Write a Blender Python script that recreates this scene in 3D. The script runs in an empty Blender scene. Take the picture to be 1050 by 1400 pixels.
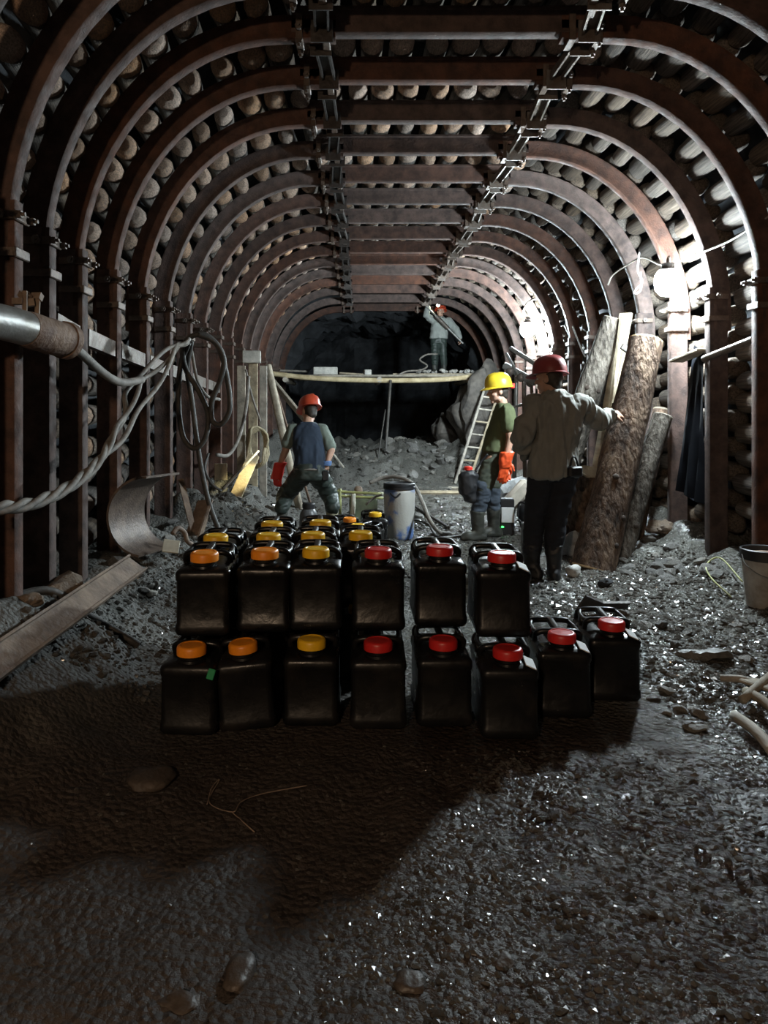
import bpy, bmesh, math, random
import numpy as np
from mathutils import Vector, Matrix, Quaternion, noise as mnoise

random.seed(7)
rng = np.random.default_rng(7)
scn = bpy.context.scene
COL = scn.collection

# ------------------------------------------------------------------ camera, world, exposure
F = 980.0                 # focal length in pixels of the 1050 x 1400 frame
EYE = 1.33                # eye height
VX, VY = 493.0, 566.0     # vanishing point of the tunnel axis
cam_d = bpy.data.cameras.new('camera')
cam_d.sensor_fit = 'VERTICAL'
cam_d.sensor_height = 36.0
cam_d.sensor_width = 27.0
cam_d.lens = 36.0 * F / 1400.0
cam_d.shift_x = (525.0 - VX) / 1400.0
cam_d.shift_y = -(700.0 - VY) / 1400.0
cam_d.clip_start = 0.05
cam = bpy.data.objects.new('camera', cam_d)
cam.location = (0, 0, EYE)
cam.rotation_euler = (math.pi / 2, 0, 0)
COL.objects.link(cam)
scn.camera = cam

world = bpy.data.worlds.new('world')
scn.world = world
world.use_nodes = True
world.node_tree.nodes['Background'].inputs[0].default_value = (0.02, 0.025, 0.03, 1)
world.node_tree.nodes['Background'].inputs[1].default_value = 0.0

vs = scn.view_settings
vs.view_transform = 'Standard'
vs.look = 'None'
vs.gamma = 1.0
vs.use_curve_mapping = False
vs.exposure = 0.0

LAMP_NEAR = 1000.0        # emission strength of the near bulkhead lamp
LAMP_FAR = 1700.0         # far lamp
CAP_LAMP = 150.0           # watts of the worker's cap lamp
FILL_REAR = 640.0         # warm fill lamp added out of view behind the camera

def W(px, py, Y):
    """a pixel of the frame at depth Y -> a point in the tunnel"""
    return Vector(((px - VX) / F * Y, Y, EYE + (VY - py) / F * Y))

# ------------------------------------------------------------------ helpers
def wmat(o):
    m = o.matrix_basis.copy()
    p = o.parent
    while p is not None:
        m = p.matrix_basis @ m
        p = p.parent
    return m

def tag(o, label=None, cat=None, group=None, kind=None):
    if label: o['label'] = label
    if cat: o['category'] = cat
    if group: o['group'] = group
    if kind: o['kind'] = kind
    return o

def empty(name, loc, rz=0.0, label=None, cat=None, group=None):
    o = bpy.data.objects.new(name, None)
    o.location = loc
    o.rotation_euler = (0, 0, rz)
    o.empty_display_size = 0.1
    COL.objects.link(o)
    return tag(o, label, cat, group)

def link_mesh(name, me, parent=None, loc=None):
    o = bpy.data.objects.new(name, me)
    COL.objects.link(o)
    if parent is not None:
        o.parent = parent
    if loc is not None:
        o.location = loc
    return o

def frame_of(d):
    d = Vector(d).normalized()
    a = Vector((0, 0, 1)) if abs(d.z) < 0.9 else Vector((1, 0, 0))
    u = d.cross(a).normalized()
    v = d.cross(u).normalized()
    return u, v, d

def catmull(pts, n=8):
    pts = [Vector(p) for p in pts]
    P = [pts[0] * 2 - pts[1]] + pts + [pts[-1] * 2 - pts[-2]]
    out = []
    for i in range(1, len(P) - 2):
        p0, p1, p2, p3 = P[i - 1], P[i], P[i + 1], P[i + 2]
        for k in range(n):
            t = k / n
            out.append(0.5 * ((2 * p1) + (p2 - p0) * t + (2 * p0 - 5 * p1 + 4 * p2 - p3) * t * t
                              + (3 * p1 - p0 - 3 * p2 + p3) * t ** 3))
    out.append(pts[-1])
    return out

class MB:
    """collects closed shapes in world space, build() links them as one mesh object"""
    def __init__(s):
        s.v, s.f, s.mi, s.m = [], [], [], 0
    def add(s, vs, fs):
        b = len(s.v)
        s.v += [Vector(p) for p in vs]
        s.f += [tuple(i + b for i in f) for f in fs]
        s.mi += [s.m] * len(fs)
        return s
    def box(s, c, size, rot=None, bev=0.0):
        bm = bmesh.new()
        bmesh.ops.create_cube(bm, size=1)
        for v in bm.verts:
            v.co = Vector((v.co.x * size[0], v.co.y * size[1], v.co.z * size[2]))
        if bev:
            bmesh.ops.bevel(bm, geom=bm.edges[:], offset=bev, segments=1, affect='EDGES')
        s.addbm(bm, c, rot)
        return s
    def addbm(s, bm, c=(0, 0, 0), rot=None):
        bm.verts.index_update()
        R = rot if rot is not None else Matrix.Identity(3)
        if not isinstance(R, Matrix):
            R = R.to_matrix()
        c = Vector(c)
        s.add([R @ v.co + c for v in bm.verts], [[v.index for v in f.verts] for f in bm.faces])
        bm.free()
        return s
    def bar(s, p0, p1, w, h, up=(0, 0, 1), bev=0.0, roll=0.0):
        p0, p1 = Vector(p0), Vector(p1)
        d = (p1 - p0)
        L = d.length
        d.normalize()
        up = Vector(up)
        x = d.cross(up)
        if x.length < 1e-4:
            x = d.cross(Vector((1, 0, 0)))
        x.normalize()
        z = x.cross(d).normalized()
        if roll:
            q = Quaternion(d, roll)
            x = q @ x; z = q @ z
        R = Matrix((x, d, z)).transposed()
        return s.box((p0 + p1) / 2, (w, L, h), R, bev)
    def cyl(s, p0, p1, r0, r1=None, n=12, caps=True):
        r1 = r0 if r1 is None else r1
        return s.tube([p0, p1], [r0, r1], n, caps)
    def tube(s, pts, r, n=8, caps=True, closed=False):
        pts = [Vector(p) for p in pts]
        k = len(pts)
        rr = r if isinstance(r, (list, tuple)) else [r] * k
        vs, fs = [], []
        u = None
        for i in range(k):
            a = pts[(i - 1) % k] if (closed or i > 0) else pts[i]
            b = pts[(i + 1) % k] if (closed or i < k - 1) else pts[i]
            d = (b - a)
            if d.length < 1e-9:
                d = Vector((0, 0, 1))
            d.normalize()
            if u is None:
                u, v, _ = frame_of(d)
            else:
                u = (u - d * u.dot(d))
                if u.length < 1e-6:
                    u, v, _ = frame_of(d)
                u.normalize()
            v = d.cross(u).normalized()
            for j in range(n):
                t = 2 * math.pi * j / n
                vs.append(pts[i] + (u * math.cos(t) + v * math.sin(t)) * rr[i])
        m = k if closed else k - 1
        for i in range(m):
            for j in range(n):
                a, b = i * n + j, i * n + (j + 1) % n
                c, e = ((i + 1) % k) * n + (j + 1) % n, ((i + 1) % k) * n + j
                fs.append((a, b, c, e))
        if caps and not closed:
            fs.append(tuple(range(n - 1, -1, -1)))
            fs.append(tuple((k - 1) * n + j for j in range(n)))
        return s.add(vs, fs)
    def lathe(s, prof, base=(0, 0, 0), n=24, rot=None, wob=None):
        """prof: (radius, height) pairs, closed top and bottom"""
        vs, fs = [], []
        k = len(prof)
        R = rot if rot is not None else Matrix.Identity(3)
        base = Vector(base)
        for i, (r, z) in enumerate(prof):
            for j in range(n):
                t = 2 * math.pi * j / n
                q = r * (1 + (wob(i, j) if wob else 0))
                vs.append(base + R @ Vector((q * math.cos(t), q * math.sin(t), z)))
        for i in range(k - 1):
            for j in range(n):
                fs.append((i * n + j, i * n + (j + 1) % n, (i + 1) * n + (j + 1) % n, (i + 1) * n + j))
        fs.append(tuple(range(n - 1, -1, -1)))
        fs.append(tuple((k - 1) * n + j for j in range(n)))
        return s.add(vs, fs)
    def loft(s, rings, caps=True):
        n = len(rings[0])
        vs = [p for r in rings for p in r]
        fs = []
        for i in range(len(rings) - 1):
            for j in range(n):
                fs.append((i * n + j, i * n + (j + 1) % n, (i + 1) * n + (j + 1) % n, (i + 1) * n + j))
        if caps:
            fs.append(tuple(range(n - 1, -1, -1)))
            fs.append(tuple((len(rings) - 1) * n + j for j in range(n)))
        return s.add(vs, fs)
    def prism(s, poly, thick, R, c):
        """poly: 2D outline in the local xz plane, extruded along local y by thick"""
        n = len(poly)
        vs = []
        for y in (-thick / 2, thick / 2):
            for (x, z) in poly:
                vs.append(R @ Vector((x, y, z)) + Vector(c))
        fs = [tuple(range(n)), tuple(range(2 * n - 1, n - 1, -1))]
        for j in range(n):
            k = (j + 1) % n
            fs.append((j, n + j, n + k, k))
        return s.add(vs, fs)
    def ell(s, c, r, rot=None, seg=16, rings=10):
        bm = bmesh.new()
        bmesh.ops.create_uvsphere(bm, u_segments=seg, v_segments=rings, radius=1)
        for v in bm.verts:
            v.co = Vector((v.co.x * r[0], v.co.y * r[1], v.co.z * r[2]))
        return s.addbm(bm, c, rot)
    def mesh(s, name, mats, inv=None, smooth=False, fix=True):
        me = bpy.data.meshes.new(name)
        vs = [tuple(inv @ p) for p in s.v] if inv is not None else [tuple(p) for p in s.v]
        me.from_pydata(vs, [], s.f)
        if not isinstance(mats, (list, tuple)):
            mats = [mats]
        for m in mats:
            me.materials.append(m)
        me.polygons.foreach_set('material_index', s.mi)
        if fix:
            bm = bmesh.new(); bm.from_mesh(me)
            bmesh.ops.recalc_face_normals(bm, faces=bm.faces[:])
            bm.to_mesh(me); bm.free()
        if smooth:
            me.polygons.foreach_set('use_smooth', [True] * len(me.polygons))
            if smooth is not True:
                me.set_sharp_from_angle(angle=math.radians(smooth))
        me.update()
        return me
    def build(s, name, mats, parent=None, at=None, smooth=False):
        if parent is not None:
            inv = wmat(parent).inverted()
            return link_mesh(name, s.mesh(name, mats, inv, smooth), parent)
        if at is None:
            lo = Vector((min(p.x for p in s.v), min(p.y for p in s.v), min(p.z for p in s.v)))
            hi = Vector((max(p.x for p in s.v), max(p.y for p in s.v), max(p.z for p in s.v)))
            at = Vector(((lo.x + hi.x) / 2, (lo.y + hi.y) / 2, lo.z))
        at = Vector(at)
        return link_mesh(name, s.mesh(name, mats, Matrix.Translation(-at), smooth), None, at)

def rotz(a): return Matrix.Rotation(a, 3, 'Z')
def rotx(a): return Matrix.Rotation(a, 3, 'X')
def roty(a): return Matrix.Rotation(a, 3, 'Y')

# ------------------------------------------------------------------ materials
MATS = {}
def mat(name, col, rough=0.7, metal=0.0, var=0.25, scale=8.0, col2=None, bump=0.0, bscale=40.0, rvar=0.0,
        objrand=0.0, spec=0.5, stretch=None, ramp=(0.35, 0.65), coat=0.0):
    """principled material: two noise-mixed colours, optional per-object tint, noise bump"""
    if name in MATS: return MATS[name]
    m = bpy.data.materials.new(name)
    m.use_nodes = True
    nt = m.node_tree; N = nt.nodes; L = nt.links
    bs = N['Principled BSDF']
    bs.inputs['Roughness'].default_value = rough
    bs.inputs['Metallic'].default_value = metal
    bs.inputs['Specular IOR Level'].default_value = spec
    if coat: bs.inputs['Coat Weight'].default_value = coat
    tc = N.new('ShaderNodeTexCoord')
    src = tc.outputs['Object']
    if objrand:
        oi = N.new('ShaderNodeObjectInfo')
        ad = N.new('ShaderNodeVectorMath'); ad.operation = 'MULTIPLY_ADD'
        cb = N.new('ShaderNodeCombineXYZ')
        for i in range(3): L.new(oi.outputs['Random'], cb.inputs[i])
        L.new(cb.outputs[0], ad.inputs[0])
        ad.inputs[1].default_value = (37, 53, 71)
        L.new(src, ad.inputs[2])
        src = ad.outputs[0]
    if stretch:
        mp = N.new('ShaderNodeMapping'); mp.inputs['Scale'].default_value = stretch
        L.new(src, mp.inputs['Vector']); src = mp.outputs[0]
    nz = N.new('ShaderNodeTexNoise'); nz.inputs['Scale'].default_value = scale
    nz.inputs['Detail'].default_value = 6; nz.inputs['Roughness'].default_value = 0.62
    L.new(src, nz.inputs['Vector'])
    cr = N.new('ShaderNodeValToRGB')
    c2 = col2 if col2 else tuple(max(0, c * (1 - var)) for c in col)
    c1 = col if col2 else tuple(min(1, c * (1 + var)) for c in col)
    cr.color_ramp.elements[0].position = ramp[0]; cr.color_ramp.elements[1].position = ramp[1]
    cr.color_ramp.elements[0].color = (*c2, 1); cr.color_ramp.elements[1].color = (*c1, 1)
    L.new(nz.outputs['Fac'], cr.inputs[0])
    out = cr.outputs[0]
    if objrand:
        hs = N.new('ShaderNodeHueSaturation')
        mr = N.new('ShaderNodeMapRange'); mr.inputs[3].default_value = 1 - objrand; mr.inputs[4].default_value = 1 + objrand
        L.new(oi.outputs['Random'], mr.inputs[0]); L.new(mr.outputs[0], hs.inputs['Value'])
        mr2 = N.new('ShaderNodeMapRange'); mr2.inputs[3].default_value = 0.6; mr2.inputs[4].default_value = 1.3
        ml = N.new('ShaderNodeMath'); ml.operation = 'FRACT'
        mm = N.new('ShaderNodeMath'); mm.operation = 'MULTIPLY'; mm.inputs[1].default_value = 17.3
        L.new(oi.outputs['Random'], mm.inputs[0]); L.new(mm.outputs[0], ml.inputs[0]); L.new(ml.outputs[0], mr2.inputs[0])
        L.new(mr2.outputs[0], hs.inputs['Saturation'])
        L.new(out, hs.inputs['Color']); out = hs.outputs[0]
    L.new(out, bs.inputs['Base Color'])
    if rvar:
        mr = N.new('ShaderNodeMapRange')
        mr.inputs[1].default_value = 0.3; mr.inputs[2].default_value = 0.7
        mr.inputs[3].default_value = max(0.05, rough - rvar); mr.inputs[4].default_value = min(1, rough + rvar)
        n2 = N.new('ShaderNodeTexNoise'); n2.inputs['Scale'].default_value = scale * 1.7; n2.inputs['Detail'].default_value = 4
        L.new(src, n2.inputs['Vector']); L.new(n2.outputs['Fac'], mr.inputs[0]); L.new(mr.outputs[0], bs.inputs['Roughness'])
    if bump:
        nb = N.new('ShaderNodeTexNoise'); nb.inputs['Scale'].default_value = bscale
        nb.inputs['Detail'].default_value = 5
        L.new(src, nb.inputs['Vector'])
        bp = N.new('ShaderNodeBump'); bp.inputs['Strength'].default_value = bump; bp.inputs['Distance'].default_value = 0.02
        L.new(nb.outputs['Fac'], bp.inputs['Height']); L.new(bp.outputs[0], bs.inputs['Normal'])
    MATS[name] = m
    return m

def emit(name, col, strength):
    m = bpy.data.materials.new(name); m.use_nodes = True
    nt = m.node_tree
    bs = nt.nodes['Principled BSDF']
    bs.inputs['Base Color'].default_value = (*col, 1)
    bs.inputs['Emission Color'].default_value = (*col, 1)
    bs.inputs['Emission Strength'].default_value = strength
    return m

M_RUST = mat('rusted_arch_steel', (0.108, 0.060, 0.046), 0.76, 0.0, spec=0.3, col2=(0.048, 0.030, 0.025), scale=9, bump=0.25, bscale=60, rvar=0.15, objrand=0.18, stretch=(1, 1, 1))
M_STEEL = mat('dull_grey_steel', (0.17, 0.155, 0.14), 0.5, 0.5, col2=(0.12, 0.085, 0.065), scale=11, bump=0.2, bscale=70, rvar=0.15)
M_CLAMP = mat('rusty_clamp_steel', (0.15, 0.11, 0.085), 0.5, 0.3, col2=(0.07, 0.05, 0.04), scale=11, bump=0.2, bscale=70)
M_DSTEEL = mat('dark_steel', (0.07, 0.062, 0.058), 0.5, 0.6, scale=14, bump=0.2)
M_LOG = mat('weathered_log_bark', (0.17, 0.135, 0.105), 0.9, spec=0.3, col2=(0.055, 0.044, 0.037), scale=7, bump=0.7, bscale=22, objrand=0.42, stretch=(1, 0.25, 1))
M_LOGEND = mat('sawn_log_end', (0.52, 0.34, 0.23), 0.9, spec=0.3, col2=(0.22, 0.165, 0.13), scale=9, bump=0.6, bscale=18, objrand=0.45)
M_ROCK = mat('dark_tunnel_rock', (0.040, 0.043, 0.048), 0.85, col2=(0.014, 0.015, 0.017), scale=2.5, bump=1.0, bscale=9)  # blue tint in the rock colour stands in for haze in the heading
M_STONE = mat('wet_grey_stone', (0.22, 0.21, 0.19), 0.5, col2=(0.08, 0.075, 0.068), scale=7, bump=0.6, bscale=25, objrand=0.35, rvar=0.25)
M_PSTONE = mat('pale_stone', (0.46, 0.44, 0.40), 0.8, col2=(0.24, 0.23, 0.21), scale=9, bump=0.5, bscale=30, objrand=0.2)
M_WOOD = mat('old_grey_timber', (0.42, 0.36, 0.27), 0.8, col2=(0.20, 0.17, 0.13), scale=8, bump=0.4, bscale=30, stretch=(1, 0.2, 1), objrand=0.25)
M_PALEWOOD = mat('fresh_sawn_timber', (0.72, 0.60, 0.38), 0.75, col2=(0.45, 0.35, 0.2), scale=8, bump=0.3, bscale=35, objrand=0.15)

def ground_material():
    """brown wet mud before the jerrycans, grey crushed rock and clay beyond them"""
    m = bpy.data.materials.new('wet_muddy_ground'); m.use_nodes = True
    nt = m.node_tree; N = nt.nodes; L = nt.links
    bs = N['Principled BSDF']
    tc = N.new('ShaderNodeTexCoord'); P = tc.outputs['Object']
    def noise(sc, det, ro=0.6):
        n = N.new('ShaderNodeTexNoise'); n.inputs['Scale'].default_value = sc; n.inputs['Detail'].default_value = det; n.inputs['Roughness'].default_value = ro
        L.new(P, n.inputs['Vector']); return n.outputs['Fac']
    def ramp(f, a, c1, b, c2):
        r = N.new('ShaderNodeValToRGB'); e = r.color_ramp.elements
        e[0].position = a; e[0].color = (*c1, 1); e[1].position = b; e[1].color = (*c2, 1)
        L.new(f, r.inputs[0]); return r.outputs[0]
    def math_(op, a, b):
        q = N.new('ShaderNodeMath'); q.operation = op
        for k, v in enumerate((a, b)):
            if isinstance(v, (int, float)): q.inputs[k].default_value = v
            else: L.new(v, q.inputs[k])
        return q.outputs[0]
    n1 = noise(1.6, 8)
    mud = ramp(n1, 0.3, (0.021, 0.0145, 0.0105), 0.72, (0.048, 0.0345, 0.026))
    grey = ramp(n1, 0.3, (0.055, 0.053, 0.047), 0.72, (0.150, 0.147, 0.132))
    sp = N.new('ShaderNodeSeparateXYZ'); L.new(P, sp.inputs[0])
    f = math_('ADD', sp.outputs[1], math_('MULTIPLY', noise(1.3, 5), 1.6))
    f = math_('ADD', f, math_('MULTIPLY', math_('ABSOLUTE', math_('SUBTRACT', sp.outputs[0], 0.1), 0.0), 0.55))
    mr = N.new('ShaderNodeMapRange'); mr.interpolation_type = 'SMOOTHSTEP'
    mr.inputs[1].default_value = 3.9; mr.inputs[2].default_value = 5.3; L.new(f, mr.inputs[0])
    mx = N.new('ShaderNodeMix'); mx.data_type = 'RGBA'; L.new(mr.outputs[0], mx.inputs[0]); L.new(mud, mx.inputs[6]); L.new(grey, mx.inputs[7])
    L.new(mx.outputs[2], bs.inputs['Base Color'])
    r2 = N.new('ShaderNodeMapRange'); r2.inputs[1].default_value = 0.35; r2.inputs[2].default_value = 0.68
    r2.inputs[3].default_value = 0.11; r2.inputs[4].default_value = 0.36
    L.new(noise(5, 6), r2.inputs[0])
    dry = N.new('ShaderNodeMapRange'); dry.interpolation_type = 'SMOOTHSTEP'      # the left half is only damp, water stands on the right
    dry.inputs[1].default_value = 0.35; dry.inputs[2].default_value = 1.0; dry.inputs[3].default_value = 0.45; dry.inputs[4].default_value = 0.0
    L.new(math_('ADD', sp.outputs[0], math_('MULTIPLY', noise(1.9, 4), 0.9)), dry.inputs[0])
    L.new(math_('ADD', r2.outputs[0], dry.outputs[0]), bs.inputs['Roughness'])
    v3 = N.new('ShaderNodeTexVoronoi'); v3.inputs['Scale'].default_value = 44
    L.new(P, v3.inputs['Vector'])
    h = math_('SUBTRACT', noise(36, 5, 0.6), math_('MULTIPLY', v3.outputs['Distance'], 0.6))
    bp = N.new('ShaderNodeBump'); bp.inputs['Strength'].default_value = 1.0; bp.inputs['Distance'].default_value = 0.021
    L.new(h, bp.inputs['Height']); L.new(bp.outputs[0], bs.inputs['Normal'])
    return m
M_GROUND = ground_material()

# ------------------------------------------------------------------ noise on arrays
_LAT = rng.random((64, 64, 64)).astype(np.float32)
def vnoise(x, y, z=0.0):
    x = np.asarray(x, float); y = np.asarray(y, float); z = np.zeros_like(x) + z
    xi, yi, zi = np.floor(x).astype(int), np.floor(y).astype(int), np.floor(z).astype(int)
    fx, fy, fz = x - xi, y - yi, z - zi
    fx, fy, fz = [f * f * (3 - 2 * f) for f in (fx, fy, fz)]
    r = 0
    for a in (0, 1):
        for b in (0, 1):
            for c in (0, 1):
                w = (fx if a else 1 - fx) * (fy if b else 1 - fy) * (fz if c else 1 - fz)
                r = r + w * _LAT[(xi + a) % 64, (yi + b) % 64, (zi + c) % 64]
    return r * 2 - 1
def fbm(x, y, z=0.0, o=4, g=0.5):
    s, a, f = 0, 1, 1
    for i in range(o):
        s = s + a * vnoise(x * f + i * 7.3, y * f + i * 3.1, np.asarray(z) * f + i * 5.7)
        a *= g; f *= 2.03
    return s

def sstep(a, b, x):
    t = np.clip((np.asarray(x, float) - a) / (b - a), 0, 1)
    return t * t * (3 - 2 * t)

def ground_z(x, y):
    """height of the muck floor"""
    x = np.asarray(x, float); y = np.asarray(y, float)
    z = 0.022 * fbm(x * 1.3, y * 1.3, 1.7, 3) + 0.012 * fbm(x * 6, y * 6, 4.2, 3)
    flat = sstep(2.7, 3.0, y) * (1 - sstep(4.6, 5.2, y)) * sstep(-1.15, -0.95, x) * (1 - sstep(1.35, 1.5, x))
    z = z * (1 - 0.75 * flat)
    # muck heaped along the left wall, wider beyond the jerrycans
    edge = -0.95 - 0.25 * sstep(3.0, 4.5, y) + 0.30 * sstep(5.6, 7.0, y)
    left = 1 - sstep(0, 0.9, x - (edge - 0.75))
    z = z + left * (0.34 + 0.08 * sstep(5.0, 7.5, y)) * sstep(1.0, 2.8, y) * (1 + 0.35 * fbm(x * 3, y * 3, 9, 3))
    right = sstep(2.15, 2.95, x)
    z = z + right * 0.24 * (1 + 0.5 * fbm(x * 3, y * 3, 3, 3)) * sstep(4.9, 6.0, y)
    # muck pile under the platform
    crest = 0.60 + 0.16 * fbm(x * 1.1, y * 0.7, 2, 3) + 0.35 * sstep(1.6, 2.8, x)
    z = z + crest * sstep(12.9, 15.4, y + 0.3 * fbm(x * 1.5, y, 6, 2)) * (1 + 0.15 * fbm(x * 4, y * 4, 8, 2))
    rough = sstep(5.0, 6.5, y) + sstep(1.2, 1.7, x)
    rough = np.minimum(rough + sstep(0.1, 0.9, x + 0.55 * (y - 2.2)) * (1 - flat), 1)
    z = z + rough * (0.010 * fbm(x * 9, y * 9, 2.2, 2) + 0.016 * (0.35 - np.abs(vnoise(x * 13, y * 13, 7.7))) + 0.009 * (0.35 - np.abs(vnoise(x * 29, y * 29, 3.7))))
    z = z + (1 - rough) * (1 - 0.6 * flat) * 0.004 * fbm(x * 18, y * 18, 5.5, 2)
    return z
def gz(x, y): return float(ground_z(np.array([x]), np.array([y]))[0])

# ------------------------------------------------------------------ the tunnel
AX = 0.56            # tunnel centre line
HW, FW, ZS, ZC = 2.36, 1.05, 2.15, 3.72     # half width, half flat, springing height, crown height
DEP = 0.118          # radial depth of the arch section

def arch_path(off=0.0, z0=0.0, step=0.1):
    """inner arch line from the left foot over the crown to the right foot, offset outward; list of (x, z, nx, nz, s)"""
    pts = []
    hw = HW + off
    zz = np.arange(z0, ZS, step)
    for z in zz: pts.append((-hw, float(z)))
    n = 16
    a, b = HW - FW + off, ZC - ZS + off
    for k in range(n + 1):
        t = math.pi / 2 * k / n
        pts.append((-FW - a * math.cos(t), ZS + b * math.sin(t)))
    m = max(2, int(2 * FW / step))
    for k in range(1, m): pts.append((-FW + 2 * FW * k / m, ZC + off))
    left = pts
    right = [(-x, z) for (x, z) in reversed(pts[:len(zz) + n + 1])]
    return [(x + AX, z) for (x, z) in left + right]

def resample(path, step, jitter=0.0, start=0.0):
    P = np.array(path); seg = np.linalg.norm(np.diff(P, axis=0), axis=1); s = np.concatenate([[0], np.cumsum(seg)])
    out = []; t = start
    while t < s[-1]:
        tt = min(max(t + random.uniform(-jitter, jitter), 0), s[-1] - 1e-4)
        i = min(np.searchsorted(s, tt, side='right') - 1, len(seg) - 1)
        u = (tt - s[i]) / seg[i]
        p = P[i] * (1 - u) + P[i + 1] * u
        i0, i1 = max(0, i - 1), min(len(P) - 1, i + 2)
        d = P[i1] - P[i0]; d = d / np.linalg.norm(d)
        out.append((p[0], p[1], -d[1], d[0], tt))
        t += step
    return out, s[-1]

YS = [2.95, 3.55, 4.07, 4.60, 5.25, 5.97, 6.70, 7.50, 8.28, 9.10, 9.95, 10.80, 11.65, 12.50, 13.40, 14.40, 15.60, 16.90]
DX = {0: 0.09, 1: 0.075, 2: 0.02}

# floor
def build_floor():
    ys = [-4.0, -3, -2, -1, 0.0, 0.5, 0.9]
    y = 1.15
    while y < 19.5:
        ys.append(y); y *= 1.0055
    xs = np.concatenate([np.arange(-2.6, 3.7, 0.0145)])
    X, Y = np.meshgrid(xs, np.array(ys))
    Z = ground_z(X, Y)
    nx, ny = len(xs), len(ys)
    v = np.stack([X, Y, Z], -1).reshape(-1, 3)
    idx = np.arange(nx * ny).reshape(ny, nx)
    f = np.stack([idx[:-1, :-1], idx[:-1, 1:], idx[1:, 1:], idx[1:, :-1]], -1).reshape(-1, 4)
    me = bpy.data.meshes.new('floor')
    me.from_pydata(v.tolist(), [], f.tolist())
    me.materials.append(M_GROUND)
    me.polygons.foreach_set('use_smooth', [True] * len(me.polygons))
    o = link_mesh('floor', me)
    tag(o, 'dark wet muddy tunnel floor with crushed rock', 'floor', kind='structure')
    return o
floor = build_floor()

# rock shell behind the lagging, in three pieces, and the heading beyond the last arch
def build_shell(name, lo, hi, label):
    """lo..hi: share of the arch length"""
    ys = list(np.arange(-4.0, 17.3, 0.45)) + list(np.arange(17.4, 24.5, 0.25))
    path, L = resample(arch_path(0.0, -0.6, 0.1), 0.12)
    sel = [p for p in path if lo * L - 0.07 <= p[4] <= hi * L + 0.07]
    vs = []
    for y in ys:
        deep = float(sstep(16.9, 17.9, y))
        off = 0.62 * (1 - deep) + 0.10 * deep
        amp = 0.05 + 0.17 * deep
        for (x, z, nx, nz, s) in sel:
            q = off + amp * float(fbm(np.array([s * 1.7]), np.array([y * 1.7]), 11.0, 3)[0])
            vs.append((x + nx * q, y, z + nz * q))
    n = len(sel)
    fs = [(i * n + j, i * n + j + 1, (i + 1) * n + j + 1, (i + 1) * n + j) for i in range(len(ys) - 1) for j in range(n - 1)]
    me = bpy.data.meshes.new(name); me.from_pydata(vs, [], fs); me.materials.append(M_ROCK)
    o = link_mesh(name, me)
    return tag(o, label, 'wall' if 'wall' in name else 'ceiling', kind='structure')
wall_left = build_shell('wall_left', 0.0, 0.36, 'left tunnel side of dark rock lagged with round logs')
ceiling = build_shell('ceiling', 0.36, 0.64, 'tunnel roof of dark rock lagged with round logs')
wall_right = build_shell('wall_right', 0.64, 1.0, 'right tunnel side of dark rock lagged with round logs')

def build_face():
    xs = np.arange(-2.6, 3.8, 0.15); zs = np.arange(-0.6, 4.6, 0.15)
    X, Z = np.meshgrid(xs, zs)
    Y = 23.2 + 0.5 * fbm(X * 0.8, Z * 0.8, 5, 4)
    v = np.stack([X, Y, Z], -1).reshape(-1, 3); n = len(xs)
    idx = np.arange(v.shape[0]).reshape(len(zs), n)
    f = np.stack([idx[:-1, :-1], idx[:-1, 1:], idx[1:, 1:], idx[1:, :-1]], -1).reshape(-1, 4)
    me = bpy.data.meshes.new('wall_back'); me.from_pydata(v.tolist(), [], f.tolist()); me.materials.append(M_ROCK)
    return tag(link_mesh('wall_back', me), 'dark rock face closing the far end of the tunnel', 'wall', kind='structure')
build_face()

# lagging logs: each one leaps from in front of one arch to the outside of the next
def log_mesh(i):
    r = random.Random(50 + i)
    b = MB(); n = 12
    ph = [r.uniform(0, 6.28) for _ in range(3)]
    def ring(y, k):
        out = []
        for j in range(n):
            t = 2 * math.pi * j / n
            q = k * (1 + 0.07 * math.sin(2 * t + ph[0]) + 0.05 * math.sin(3 * t + ph[1]))
            out.append(Vector((q * math.cos(t), y, q * math.sin(t))))
        return out
    b.loft([ring(0.03, 1.0), ring(1.0, 0.92)], caps=False)
    b.m = 1
    b.loft([ring(-0.085, 0.50), ring(-0.070, 0.76), ring(-0.035, 0.95), ring(0.03, 1.0)], caps=False)
    b.add([Vector((0, -0.09, 0))] + ring(-0.085, 0.50), [(0, 1 + j, 1 + (j + 1) % n) for j in range(n)])
    me = b.mesh('lagging_log', [M_LOG, M_LOGEND], None, 60)
    return me
LOGM = [log_mesh(i) for i in range(6)]
def shaded_ends(me):  # sawn ends recoloured as dark bark to paint in the right wall's shade
    q = me.copy(); q.materials[1] = M_LOG
    return q
LOGB = [shaded_ends(me) for me in LOGM[:4]]

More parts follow.
